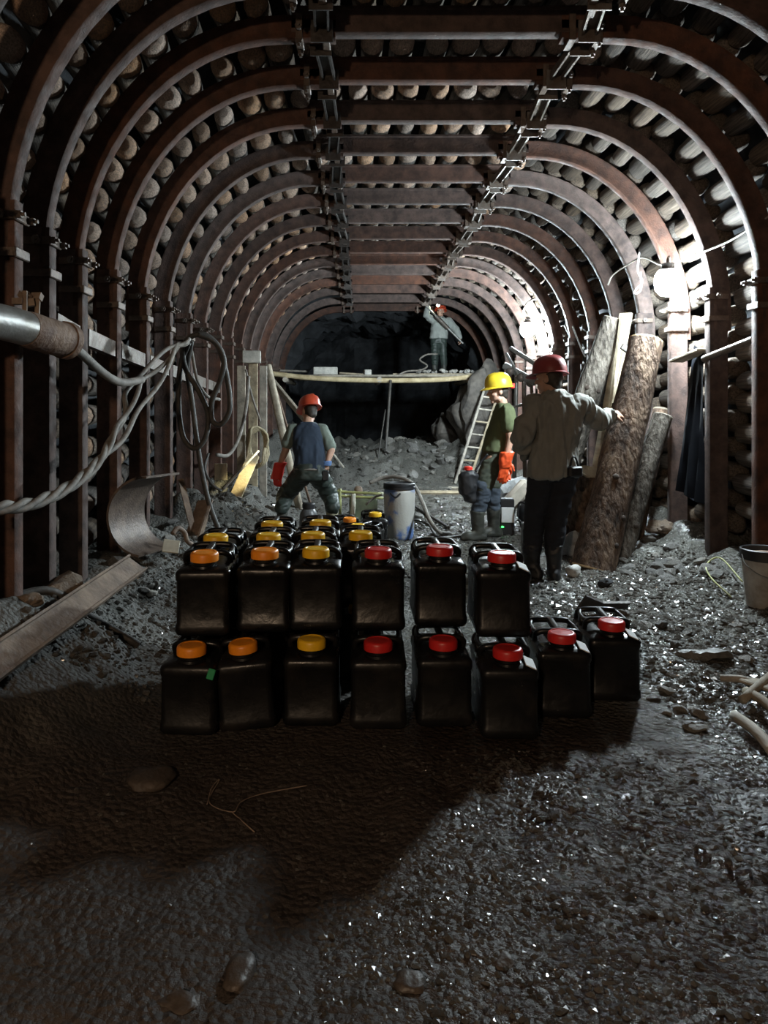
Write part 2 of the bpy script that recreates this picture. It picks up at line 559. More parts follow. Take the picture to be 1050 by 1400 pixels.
def lag():
    for i in range(len(YS) - 2):
        y0, y1 = YS[i] - 0.085, YS[i + 1] + 0.0
        R0 = 0.092
        off = DEP + R0 + 0.004
        base, L = resample(arch_path(off, 0.30, 0.05), 0.222, 0.022, random.uniform(0, 0.2))
        for (x, z, nx, nz, s) in base:
            R = R0 * random.uniform(0.84, 1.08)
            x += DX.get(i, 0) if x < 0 else 0
            jr = random.uniform(0, 0.02) - (R0 - R) + (0.065 if abs(x - AX) < 1.05 else 0.0)
            a = Vector((x + nx * jr, y0 + random.uniform(-0.04, 0.0), z + nz * jr))
            lift = 0.205 + random.uniform(0, 0.03)
            if s > 0.60 * L:                     # the right side is lagged flush between the arches
                lift = 0.02 + random.uniform(0, 0.03)
                a.y = YS[i] + 0.02
            t = random.uniform(-0.03, 0.03)
            e = Vector((x + nx * lift - nz * t, y1 if s <= 0.60 * L else YS[i + 1] - 0.06, z + nz * lift + nx * t))
            d = e - a
            par = wall_left if s < 0.36 * L else (ceiling if s < 0.64 * L else wall_right)
            o = bpy.data.objects.new('lagging_log', random.choice(LOGM if s <= 0.60 * L else LOGB))
            COL.objects.link(o); o.parent = par
            u, v, w = frame_of(d)
            ang = random.uniform(0, 6.28)
            q = Quaternion(w, ang)
            u, v = q @ u, q @ v
            M = Matrix((u * R, d, u.cross(w).normalized() * -R)).transposed().to_4x4()
            M.translation = a
            o.matrix_basis = M
lag()

# steel arches
def sec(half_in=0.043, half_web=0.041, half_out=0.046, d=0.145, fi=0.022, fo=0.026):
    """closed section: (outward, along tunnel)"""
    return [(0.004, -half_in), (0, -half_in + 0.006), (0, half_in - 0.006), (0.004, half_in), (fi, half_in), (fi + 0.01, half_web), (d - fo, half_web), (d - fo + 0.008, half_out), (d, half_out),
            (d, -half_out), (d - fo + 0.008, -half_out), (d - fo, -half_web), (fi + 0.01, -half_web), (fi, -half_in)]

def sweep(b, path, y, section):
    """path: (x, z) list in the arch plane at depth y, left to right; section offsets go outward"""
    rings = []
    n = len(path)
    for i, (x, z) in enumerate(path):
        a, c = path[max(0, i - 1)], path[min(n - 1, i + 1)]
        dx, dz = c[0] - a[0], c[1] - a[1]
        l = math.hypot(dx, dz); nx, nz = -dz / l, dx / l
        rings.append([Vector((x + nx * r, y + t, z + nz * r)) for (r, t) in section])
    return b.loft(rings)

def clamp(parent, p, nrm, y, detail, w=0.085):
    """bolted saddle clamp around a joint at inner point p, outward normal nrm"""
    nx, nz = nrm; tx, tz = -nz, nx
    X = Vector((nx, 0, nz)); T = Vector((tx, 0, tz)); Yv = Vector((0, 1, 0))
    R = Matrix((X, Yv, T)).transposed()
    c0 = Vector((p[0], y, p[1]))
    b = MB()
    b.box(c0 - X * 0.016, (0.016, 0.15, 0.05), R, 0.005)                    # inner plate
    b.box(c0 + X * 0.062 - Yv * 0.066, (0.155, 0.014, 0.04), R)              # straps fore and aft
    b.box(c0 + X * 0.062 + Yv * 0.066, (0.155, 0.014, 0.04), R)
    cl = b.build('clamp', M_CLAMP, parent)
    if detail:
        for sy in (-1, 1):
            n = MB()
            q = c0 + Yv * (0.068 * sy) - X * 0.022
            n.tube([q - X * 0.045, q], 0.010, 8)
            n.tube([q - X * 0.028, q - X * 0.004], 0.020, 6)
            n.build('bolt', M_STEEL, cl)
        nb = MB()
        q = c0 + X * 0.05 - Yv * 0.073
        nb.tube([q - Yv * 0.05, q], 0.010, 8)
        nb.tube([q - Yv * 0.035, q - Yv * 0.008], 0.024, 6)
        nb.build('nut', M_STEEL, cl)
    return cl

ORD = ['zeroth', 'first', 'second', 'third', 'fourth', 'fifth', 'sixth', 'seventh', 'eighth', 'ninth', 'tenth', 'eleventh', 'twelfth',
       'thirteenth', 'fourteenth', 'fifteenth', 'sixteenth', 'seventeenth']
ARCH_NOTE = {0: 'rusty steel arch support nearest the viewer at the very edge of view',
             6: 'rusty steel arch support with the near white lamp on its right leg',
             12: 'rusty steel arch support with the far white lamp on its right leg'}
def build_arch(i):
    y = YS[i]
    dxl = DX.get(i, 0)
    lab = ARCH_NOTE.get(i, 'rusty steel arch support, %s counted inward from the left picture edge' % ORD[i])
    root = empty('steel_arch', (AX, y, 0), 0, lab, 'arch support', 'steel arch supports lining the tunnel')
    det = i < 9
    P = arch_path(0.0, 0.0, 0.12)
    xl = [(x + (dxl if x < 0 else 0), z) for (x, z) in P]
    # curved side ribs end under the crown beam
    lrib = [(x, z) for (x, z) in xl if z > 2.02 and x < AX - 0.70]
    lrib = [(AX - HW + dxl, 2.02)] + lrib + [(AX - 0.72, ZC)]
    rrib = [(2 * AX - x + (dxl if True else 0), z) for (x, z) in reversed(lrib)]
    if i >= 16:
        pass
    for pth in (lrib, rrib):
        b = MB(); sweep(b, pth, y, sec()); b.build('rib', M_RUST, root, smooth=35)
    b = MB(); sweep(b, [(AX - 1.0 + 0.25 * k, ZC + 0.035) for k in range(9)], y, sec(0.044, 0.041, 0.047, 0.170)); b.build('crown_beam', M_RUST, root, smooth=35)
    xL, xR = AX - HW + dxl, AX + HW
    for (x, sg) in ((xL, -1), (xR, 1)):
        z0 = gz(x + sg * -0.05, y) - 0.12
        b = MB()
        path = [(x - sg * 0.035, z0), (x - sg * 0.035, 1.2), (x - sg * 0.035, 2.38)]
        if sg > 0: path = path[::-1]
        sweep(b, path, y, sec(0.044, 0.042, 0.047, 0.150))
        b.build('leg', M_RUST, root, smooth=35)
        for zc in (2.12, 2.30):
            clamp(root, (x - sg * 0.03, zc), (sg, 0), y, det and zc > 2.2)
    for (x, sg) in ((AX - 0.95, -1), (AX + 0.95, 1), (AX - 0.78, -1), (AX + 0.78, 1)):
        clamp(root, (x, ZC), (0, 1), y, det and abs(x - AX) > 0.9)
    return root
arches = [build_arch(i) for i in range(len(YS))]

# roof ties and leg ties between neighbouring arches
def channel(b, p0, p1, w, h, t, up=(0, 0, 1)):
    """a channel section bar from p0 to p1: web and two flanges"""
    p0, p1 = Vector(p0), Vector(p1)
    d = (p1 - p0).normalized(); x = d.cross(Vector(up)).normalized(); z = x.cross(d).normalized()
    poly = [(-w / 2, 0), (w / 2, 0), (w / 2, -h), (w / 2 - t, -h), (w / 2 - t, -t), (-w / 2 + t, -t), (-w / 2 + t, -h), (-w / 2, -h)]
    return b.loft([[p + x * a + z * c for (a, c) in poly] for p in (p0, p1)])

for i in range(1, len(YS) - 2):
    for (x, side) in ((AX - 0.80, 'left'), (AX + 0.86, 'right')):
        b = MB()
        jx, dz = random.uniform(-0.035, 0.035), random.uniform(-0.01, 0.02)
        channel(b, (x + jx, YS[i] + 0.075, ZC + 0.05 + dz), (x - jx * 0.6, YS[i + 1] - 0.075, ZC + 0.05 + dz), 0.095, 0.055, 0.014)
        for q in (YS[i] + 0.085, YS[i + 1] - 0.085):
            b.box((x + (jx if q < YS[i] + 0.2 else -jx * 0.6), q, ZC + 0.02), (0.14, 0.012, 0.14))
        o = b.build('roof_tie_bar', M_STEEL if side == 'right' else M_DSTEEL)
        tag(o, '%s roof tie bar spanning from the %s to the %s steel arch' % (side, ORD[i], ORD[i + 1]), 'tie bar', 'tie bars between the arch crowns')
for i in range(2, 9):
    b = MB()
    z = 1.86 - 0.03 * (i - 2)
    channel(b, (AX - HW + 0.03 + DX.get(i, 0), YS[i] + 0.075, z), (AX - HW + 0.03, YS[i + 1] - 0.075, z - 0.03), 0.11, 0.05, 0.012, up=(1, 0, 0))
    o = b.build('leg_tie_bar', M_STEEL)
    tag(o, 'pale leg tie bar on the left side from the %s to the %s arch' % (ORD[i], ORD[i + 1]), 'tie bar', 'tie bars between the left legs')

# ------------------------------------------------------------------ more materials
M_BLACKP = mat('black_polythene', (0.030, 0.025, 0.020), 0.34, col2=(0.006, 0.006, 0.0065), scale=5, bump=0.12, bscale=25, rvar=0.12, spec=0.4, ramp=(0.52, 0.85), objrand=0.3)
M_GREYP = mat('grey_polythene', (0.10, 0.105, 0.11), 0.4, scale=6, bump=0.1)
M_CAPR = mat('red_plastic_cap', (0.55, 0.02, 0.018), 0.38, var=0.15, scale=20)
M_CAPO = mat('orange_plastic_cap', (0.85, 0.27, 0.015), 0.4, var=0.12, scale=20)
M_CAPY = mat('yellow_plastic_cap', (0.82, 0.47, 0.015), 0.4, var=0.12, scale=20)
M_LABEL = mat('white_paper_label', (0.68, 0.69, 0.68), 0.7, var=0.06, scale=25)
M_GREEN = mat('green_tape', (0.03, 0.30, 0.12), 0.5)
M_CABLE = mat('dusty_cable_sheath', (0.27, 0.245, 0.215), 0.7, col2=(0.13, 0.115, 0.10), scale=12, bump=0.2)
M_DCABLE = mat('dark_rubber_hose', (0.075, 0.068, 0.06), 0.6, col2=(0.035, 0.033, 0.03), scale=12, bump=0.2)
M_PIPE = mat('grey_zinc_pipe', (0.32, 0.32, 0.31), 0.42, 0.5, col2=(0.2, 0.19, 0.17), scale=6, bump=0.15)
M_PIPEJ = mat('rusty_pipe_joint', (0.24, 0.16, 0.11), 0.75, 0.1, col2=(0.12, 0.07, 0.05), scale=10, bump=0.5)
def bark_material(name, c1, c2, c3):
    m = bpy.data.materials.new(name); m.use_nodes = True
    N = m.node_tree.nodes; L = m.node_tree.links; bs = N['Principled BSDF']
    bs.inputs['Roughness'].default_value = 0.9; bs.inputs['Specular IOR Level'].default_value = 0.25
    tc = N.new('ShaderNodeTexCoord'); mp = N.new('ShaderNodeMapping'); mp.inputs['Scale'].default_value = (1, 1, 0.4)
    L.new(tc.outputs['Object'], mp.inputs['Vector'])
    a = N.new('ShaderNodeTexNoise'); a.inputs['Scale'].default_value = 7; a.inputs['Detail'].default_value = 8; a.inputs['Roughness'].default_value = 0.7
    v = N.new('ShaderNodeTexVoronoi'); v.inputs['Scale'].default_value = 26
    n2 = N.new('ShaderNodeTexNoise'); n2.inputs['Scale'].default_value = 34; n2.inputs['Detail'].default_value = 5
    for q in (a, v, n2): L.new(mp.outputs[0], q.inputs['Vector'])
    cr = N.new('ShaderNodeValToRGB'); e = cr.color_ramp.elements
    e[0].position = 0.36; e[0].color = (*c3, 1); e[1].position = 0.66; e[1].color = (*c1, 1)
    k = e.new(0.5); k.color = (*c2, 1)
    L.new(a.outputs['Fac'], cr.inputs[0])
    mx = N.new('ShaderNodeMix'); mx.data_type = 'RGBA'; mx.blend_type = 'MULTIPLY'; mx.inputs[0].default_value = 0.75
    c4 = N.new('ShaderNodeValToRGB'); c4.color_ramp.elements[0].position = 0.34; c4.color_ramp.elements[0].color = (0.25, 0.22, 0.2, 1); c4.color_ramp.elements[1].position = 0.55
    L.new(n2.outputs['Fac'], c4.inputs[0]); L.new(cr.outputs[0], mx.inputs[6]); L.new(c4.outputs[0], mx.inputs[7]); L.new(mx.outputs[2], bs.inputs['Base Color'])
    ad = N.new('ShaderNodeMath'); ad.operation = 'ADD'; L.new(a.outputs['Fac'], ad.inputs[0]); L.new(n2.outputs['Fac'], ad.inputs[1])
    bp = N.new('ShaderNodeBump'); bp.inputs['Strength'].default_value = 1.0; bp.inputs['Distance'].default_value = 0.04
    L.new(ad.outputs[0], bp.inputs['Height']); L.new(bp.outputs[0], bs.inputs['Normal'])
    MATS[name] = m
    return m
M_BARK = bark_material('peeled_log_bark', (0.30, 0.21, 0.145), (0.16, 0.105, 0.075), (0.06, 0.043, 0.034))
M_BARKG = bark_material('grey_log_bark', (0.23, 0.205, 0.175), (0.125, 0.108, 0.09), (0.05, 0.043, 0.037))
M_CUT = mat('fresh_cut_log_face', (0.75, 0.58, 0.36), 0.8, col2=(0.5, 0.36, 0.2), scale=10, bump=0.3)
M_TARP = mat('black_sheeting', (0.006, 0.007, 0.010), 0.9, var=0.2, spec=0.1)
M_BUCKET = mat('dirty_white_bucket', (0.42, 0.40, 0.37), 0.6, col2=(0.22, 0.19, 0.16), scale=7)
M_BLACK = mat('black_rubber', (0.014, 0.014, 0.016), 0.5, var=0.2)
M_BLUEP = mat('blue_barrel_plastic', (0.09, 0.16, 0.36), 0.5, col2=(0.40, 0.39, 0.36), scale=3.2, bump=0.15, ramp=(0.48, 0.56))
M_GREENM = mat('green_painted_metal', (0.15, 0.18, 0.10), 0.6, col2=(0.07, 0.075, 0.05), scale=7)
M_YELLOWP = mat('yellow_green_pipe_paint', (0.42, 0.43, 0.16), 0.55, col2=(0.22, 0.22, 0.10), scale=9)
M_FOIL = mat('silver_bag', (0.42, 0.43, 0.43), 0.45, col2=(0.25, 0.25, 0.25), scale=6, bump=0.3)
M_BEIGE = mat('beige_plastic', (0.55, 0.50, 0.42), 0.5, scale=6)
M_CONC = mat('pale_concrete_block', (0.46, 0.45, 0.41), 0.85, scale=8, bump=0.3)
M_TAN = mat('tan_scale_steel', (0.27, 0.20, 0.145), 0.7, 0.0, col2=(0.13, 0.09, 0.068), scale=8, bump=0.3)
M_PALE = mat('pale_lichen_plate', (0.55, 0.53, 0.44), 0.7, var=0.2)

# ------------------------------------------------------------------ lamps
def bulkhead_lamp(p, anchor, strength, label, r=0.10, tint=(0.80, 0.94, 1.0)):
    p = Vector(p); anchor = Vector(anchor)
    root = empty('bulkhead_lamp', p, 0, label, 'lamp', 'wall lamps of the tunnel')
    b = MB()
    b.lathe([(0.0, 0.16), (0.05, 0.16), (0.055, 0.11), (0.075, 0.10), (0.08, 0.085), (0.0, 0.085)], p, 20)
    b.build('housing', M_DSTEEL, root, smooth=40)
    b = MB()
    b.lathe([(0.02, -1.12 * r), (0.55 * r, -1.02 * r), (0.9 * r, -0.62 * r), (r, 0.0), (0.9 * r, 0.5 * r), (0.68 * r, 0.84 * r)], p, 20)
    b.build('globe', emit('lamp_glass', tint, strength), root, smooth=True)
    b = MB()
    b.tube([p + Vector((0, 0, 0.15)), p + Vector((0, 0, 0.20)), (p + anchor) / 2 + Vector((0, 0, 0.14)), anchor], 0.012, 8)
    b.build('bracket', M_STEEL, root)
    return root
near_lamp = bulkhead_lamp(W(913, 385, 6.27), (2.87, 6.64, 2.72), LAMP_NEAR, 'glaring white lamp on the right wall above the leaning logs', 0.115)
far_lamp = bulkhead_lamp(W(721, 450, 11.38), (2.87, 11.6, 2.85), LAMP_FAR, 'glaring white lamp deeper in the tunnel behind the yellow helmet', 0.115)
rear_fill_lamp = bulkhead_lamp((-1.1, -1.9, 2.3), (-1.75, -1.9, 2.4), FILL_REAR, 'warm fill lamp added behind the viewer, outside the picture', 0.10, (1.0, 0.72, 0.48))  # unseen fill light added for the near arches, built as a bulkhead fixture

# ------------------------------------------------------------------ jerrycans
CW, CD, CH = 0.240, 0.385, 0.360
def rrect(w, d, r, z, k=5, dents=None):
    pts = []
    for cx, cy, a0 in ((w / 2 - r, d / 2 - r, 0), (-w / 2 + r, d / 2 - r, 90), (-w / 2 + r, -d / 2 + r, 180), (w / 2 - r, -d / 2 + r, 270)):
        for i in range(k + 1):
            a = math.radians(a0 + 90 * i / k)
            pts.append(Vector((cx + r * math.cos(a), cy + r * math.sin(a), z)))
    return pts
def can_meshes():
    b = MB()
    # rings: z, inset, corner radius
    lv = [(0.0, 0.018, 0.022), (0.005, 0.008, 0.026), (0.018, 0.0, 0.029), (0.045, 0.0, 0.029), (0.055, 0.005, 0.027), (0.238, 0.006, 0.027), (0.250, 0.001, 0.029), (0.272, 0.001, 0.029),
          (0.283, 0.006, 0.028), (0.291, 0.020, 0.027), (0.299, 0.046, 0.026)]
    b.loft([rrect(CW - 2 * i, CD - 2 * i, r, z) for (z, i, r) in lv])
    body = b.mesh('body', M_BLACKP, None, 42)
    # grip frame: centre bar and two cross bars with drooping ends
    h = MB()
    zt = 0.340
    h.loft([[Vector((x * w, y, z)) for (x, z) in ((-1, zt), (-0.7, zt + 0.012), (0.7, zt + 0.012), (1, zt), (0.7, zt - 0.016), (-0.7, zt - 0.016))]
            for (y, w) in ((-0.075, 0.017), (-0.04, 0.017), (0.10, 0.017), (0.145, 0.017))])
    for yb in (-0.045, 0.135):
        p = catmull([(-0.100, yb + 0.03, 0.288), (-0.098, yb + 0.01, 0.322), (-0.070, yb, 0.338), (0, yb, 0.340), (0.070, yb, 0.338), (0.098, yb + 0.01, 0.322), (0.100, yb + 0.03, 0.288)], 4)
        h.tube(p, 0.0135, 8)
    for sx in (-1, 1):
        p = catmull([(sx * 0.085, -0.045, 0.334), (sx * 0.098, 0.0, 0.326), (sx * 0.098, 0.09, 0.326), (sx * 0.085, 0.135, 0.334)], 4)
        h.tube(p, 0.0105, 8)
        h.tube([(sx * 0.098, 0.045, 0.326), (sx * 0.1, 0.045, 0.285)], 0.014, 8)
    h.tube([(0, 0.04, 0.33), (0, 0.04, 0.295)], 0.016, 8)
    handle = h.mesh('handle', M_BLACKP, None, True)
    nk = MB()
    nk.lathe([(0.058, 0.292), (0.056, 0.302), (0.050, 0.304), (0.050, 0.325)], (0, -0.118, 0), 24)
    neck = nk.mesh('neck', M_BLACKP, None, 40)
    caps = {}
    for key, m in (('red', M_CAPR), ('orange', M_CAPO), ('yellow', M_CAPY)):
        c = MB()
        c.lathe([(0.050, 0.318), (0.061, 0.319), (0.0615, 0.346), (0.059, 0.354), (0.053, 0.3585), (0.046, 0.3585), (0.044, 0.356), (0.02, 0.3565), (0.004, 0.3575)], (0, -0.118, 0), 48,
                wob=lambda i, j: (0.012 if (j % 2 and i in (1, 2)) else 0))
        caps[key] = c.mesh('cap', m, None, 50)
    l = MB()
    l.box((0.088, -0.128, 0.2985), (0.046, 0.095, 0.004), roty(0.42) @ rotx(0.10))
    lab = l.mesh('label', M_LABEL)
    return body, handle, neck, caps, lab
C_BODY, C_HANDLE, C_NECK, C_CAPS, C_LABEL = can_meshes()
C_HANDLE.polygons.foreach_set('use_smooth', [True] * len(C_HANDLE.polygons))

def jerrycan(x, y, z, cap, label, yaw=0.0, tilt=(0.0, 0.0), lab=False, group='black jerrycans stacked on the tunnel floor', greybody=False):
    """x, y: where the cap stands (the cap sits 0.118 before the can's middle)"""
    c = Vector((x, y, z)) + rotz(yaw) @ Vector((0, 0.118, 0))
    root = empty('jerrycan', c, yaw, label, 'jerrycan', group)
    root.rotation_euler = (tilt[0], tilt[1], yaw)
    bd = link_mesh('body', C_BODY, root)
    link_mesh('handle', C_HANDLE, root)
    link_mesh('neck', C_NECK, root)
    link_mesh('cap', C_CAPS[cap], root)
    if lab:
        link_mesh('label', C_LABEL, root)['label'] = 'white paper label'
    return root

def canx(px, Y): return (px - VX) / F * Y
ZST = 0.3535
floor_cans = [
    (262, 3.03, 'orange', 'black jerrycan with orange cap and green tape, leftmost of the bottom row', -0.06, (0, 0), False),
    (340, 3.08, 'orange', 'black jerrycan with skewed orange cap, second from left in the bottom row', 0.10, (0.02, -0.07), False),
    (426, 3.11, 'yellow', 'black jerrycan with yellow cap, third from left in the bottom row', 0.0, (0, 0), False),
    (517, 3.07, 'red', 'black jerrycan with red cap, fourth from left in the bottom row', -0.01, (0, 0), False),
    (606, 3.10, 'red', 'black jerrycan with red cap, fifth from left in the bottom row', 0.01, (0, 0), False),
    (694, 2.99, 'red', 'muddy black jerrycan with red cap and white label under the rightmost stack', -0.02, (0, 0), True),
    (768, 3.19, 'red', 'single black jerrycan with red cap right beside the two-high stacks', -0.05, (0, 0), True),
    (836, 3.37, 'red', 'single black jerrycan with red cap at the far right end', -0.07, (0, 0), True),
]
for (px, Y, cap, lb, yaw, tilt, lab) in floor_cans:
    x = canx(px, Y)
    jerrycan(x, Y, gz(x, Y + 0.1) + 0.002, cap, lb, yaw, tilt, lab)
top_cans = [
    (280, 3.19, 'orange', 'black jerrycan with orange cap, leftmost of the upper front row', 0.05, (0.02, 0), False),
    (362, 3.23, 'orange', 'black jerrycan with orange cap, second from left in the upper front row', 0.0, (0, 0), False),
    (432, 3.26, 'yellow', 'black jerrycan with yellow cap, third from left in the upper front row', 0.02, (0, 0), False),
    (517, 3.25, 'red', 'black jerrycan with red cap atop the fourth bottom can', 0.0, (0, 0), False),
    (601, 3.31, 'red', 'black jerrycan with red cap atop the fifth bottom can', 0.0, (0, 0), False),
    (686, 3.16, 'red', 'black jerrycan with red cap atop the muddy labelled can', -0.03, (0, 0), True),
    (295, 3.62, 'yellow', 'black jerrycan with yellow cap, leftmost of the second upper row', 0.0, (0, 0), False),
    (367, 3.65, 'yellow', 'black jerrycan with yellow cap, second of the second upper row', 0.0, (0, 0), False),
    (428, 3.68, 'yellow', 'black jerrycan with yellow cap, third of the second upper row', 0.0, (0, 0), False),
    (493, 3.71, 'yellow', 'black jerrycan with yellow cap behind the fourth red-capped stack', 0.0, (0, 0), False),
    (372, 4.05, 'yellow', 'black jerrycan with yellow cap, left one of the rear upper pair', 0.0, (0, 0), False),
    (405, 4.10, 'yellow', 'black jerrycan with tilted yellow cap, right one of the rear upper pair', 0.06, (0, 0), False),
]
XR = {}
for k, (px, Y, cap, lb, yaw, tilt, lab) in enumerate(top_cans):
    x = canx(px, Y)
    if k == 11: x = canx(372, 4.05) + 0.27
    jerrycan(x, Y, ZST + 0.010, cap, lb, yaw, tilt, lab)
# cans that carry the rear upper rows
for k, (px, Y, lb) in enumerate(((295, 3.55, 'black jerrycan under the leftmost second-row can'), (367, 3.58, 'black jerrycan under the second can of the second row'),
                                 (428, 3.61, 'black jerrycan under the third can of the second row'), (493, 3.64, 'black jerrycan under the can behind the fourth stack'),
                                 (372, 4.03, 'black jerrycan under the left rear can'), (405, 4.06, 'black jerrycan under the right rear can'))):
    x = canx(px, Y)
    if k == 5: x = canx(372, 4.03) + 0.27
    jerrycan(x, Y, gz(x, Y + 0.1) + 0.002, 'yellow', lb)
# loose group farther back
for (px, Y, cap, lb, yaw) in ((478, 6.70, 'orange', 'black jerrycan with orange cap standing by the clay-smeared barrel', 0.25),
                              (489, 6.28, 'yellow', 'dusty black jerrycan with yellow cap in front of the clay-smeared barrel', -0.5),
                              (513, 6.95, 'yellow', 'black jerrycan with yellow cap just left of the barrel', 0.1)):
    x = canx(px, Y)
    jerrycan(x, Y, gz(x, Y) + 0.0, cap, lb, yaw, group='loose jerrycans near the barrel')
b = MB()
x, y = canx(291, 2.93), 2.945
b.box((x - 0.01, y - 0.005, 0.262), (0.03, 0.008, 0.045), roty(0.3), 0.003)
tag(b.build('tape_scrap', M_GREEN), 'scrap of green tape on the leftmost bottom jerrycan', 'tape')

M_KNOT = mat('dark_branch_knot', (0.045, 0.032, 0.024), 0.9, var=0.3)
# ------------------------------------------------------------------ timber against the right wall
def timber_log(p0, p1, r0, r1, label, bark, name='timber_log', seed=0, cut=M_CUT):
    """p0 foot, p1 head"""
    p0, p1 = Vector(p0), Vector(p1)
    u, v, d = frame_of(p1 - p0)
    L = (p1 - p0).length
    n, k = 20, 26
    rings = []
    for i in range(k + 1):
        t = i / k
        r = r0 + (r1 - r0) * t
        off = u * 0.02 * math.sin(t * 3.1 + seed) * L * 0.4 + v * 0.012 * math.cos(t * 5 + seed) * L * 0.4
        ring = []
        for j in range(n):
            a = 2 * math.pi * j / n
            q = 1 + 0.07 * mnoise.noise(Vector((math.cos(a) * 1.3, math.sin(a) * 1.3 + seed * 9, t * L * 3))) + 0.05 * mnoise.noise(Vector((math.cos(a) * 4, math.sin(a) * 4 + seed, t * L * 9)))
            ring.append(p0 + d * (L * t) + off + (u * math.cos(a) + v * math.sin(a)) * r * q)
        rings.append(ring)
    root = empty(name, p0, 0, label, 'log', 'logs leaned against the right wall')
    b = MB(); b.loft(rings, caps=False)
    b.build('trunk', bark, root, smooth=60)
    for ring, sgn in ((rings[0], -1), (rings[-1], 1)):
        b = MB(); c = sum(ring, Vector()) / n
        b.loft([[p - d * (sgn * 0.012) for p in ring], [p for p in ring], [c + (p - c) * 0.93 + d * (sgn * 0.006) for p in ring]])
        b.build('end_grain', cut, root)
    rr = random.Random(seed + 3)
    for kk in range(5):                                        # knots
        i = rr.randrange(3, k - 3); j = rr.randrange(n)
        c = sum(rings[i], Vector()) / n; q = rings[i][j]; w = (q - c).normalized()
        b = MB(); b.tube([q - w * 0.03, q + w * 0.002, q + w * 0.007], [0.034, 0.026, 0.016], 8)
        b.build('knot', M_KNOT, root, smooth=50)
    return root
def gpt(px, py, Y, dz=0.0):
    p = W(px, py, Y); p.z = gz(p.x, p.y) + dz; return p
timber_log(gpt(812, 772, 6.20, -0.02), W(884, 466, 6.5), 0.185, 0.150, 'thick brown log with broken pale top leaning on the right wall', M_BARK, seed=1)
timber_log(gpt(772, 742, 7.05, -0.02), W(808, 645, 6.70), 0.145, 0.125, 'short stub of brown log standing under the reaching arm', M_BARK, seed=2, cut=M_WOOD)
timber_log(gpt(738, 735, 7.9, -0.02), W(842, 436, 7.45), 0.155, 0.130, 'long grey log leaning behind the person in grey shirt', M_BARKG, seed=3, cut=M_WOOD)
timber_log(gpt(846, 765, 6.45, -0.02), W(906, 568, 6.62), 0.105, 0.085, 'slim grey log with split top right of the thick brown log', M_BARKG, seed=4, cut=M_WOOD)
timber_log(gpt(862, 748, 6.85, -0.02), W(905, 560, 7.1), 0.10, 0.085, 'dark slim log in the shadow behind the split-topped log', M_BARK, seed=5, cut=M_WOOD)

def plank(p0, p1, w, t, label, m, roll=0.0, group=None, name='plank', cat='plank'):
    b = MB(); b.bar(p0, p1, w, t, bev=0.006, roll=roll)
    return tag(b.build(name, m, at=p0), label, cat, group)
plank(gpt(800, 720, 7.4), W(856, 428, 7.35), 0.17, 0.035, 'grey plank leaning between the long grey log and the thick log', M_WOOD, 0.5)
plank(gpt(812, 700, 7.25), W(851, 432, 7.25), 0.065, 0.03, 'narrow yellow batten leaning along the long grey log', M_PALEWOOD, 0.2, name='batten', cat='batten')
b = MB()
pp = catmull([W(853, 474, 6.9), W(864, 485, 6.85), W(862, 508, 6.8), W(852, 512, 6.8)], 5)
b.tube(pp, 0.035, 8); b.box(W(857, 478, 6.85), (0.12, 0.05, 0.05), roty(0.6))
tag(b.build('arch_clamp_scrap', M_DSTEEL, smooth=40), 'bent steel clamp wedged between the plank and the thick log', 'clamp')

# hanging sheet, ledge and pipe on the right wall
def sheet():
    b = MB()
    outline_top = [(948, 474, 6.25), (962, 478, 6.1)]
    nU, nV = 10, 16
    rows = []
    for i in range(nV + 1):
        t = i / nV
        l = W(949, 472, 6.35) * (1 - t) + W(922, 668, 6.45) * t
        r = W(962, 480, 6.05) * (1 - t) + W(963, 690, 6.05) * t
        rows.append([l * (1 - u) + r * u + Vector((0.03 * math.sin(u * 17 + t * 3) * t, 0.03 * math.cos(u * 13 + t * 2) * t, 0)) for u in [j / nU for j in range(nU + 1)]])
    back = [[p + Vector((0.006, 0.010, 0)) for p in r] for r in rows]
    b.loft([rows[i] + back[i][::-1] for i in range(nV + 1)])
    return b.build('hanging_sheet', M_TARP, smooth=50)
tag(sheet(), 'black sheet hanging between the lamp post and the next steel leg', 'sheet')
plank(W(924, 494, 6.42), W(964, 478, 6.0), 0.14, 0.025, 'small shelf board fixed across the right wall above the black sheet', M_WOOD, name='shelf_board', cat='board')
b = MB(); b.tube([W(962, 491, 5.85), W(1030, 464, 5.36)], 0.028, 10)
tag(b.build('steel_pipe', M_STEEL, smooth=40), 'short steel pipe between the two right-hand steel legs', 'pipe')

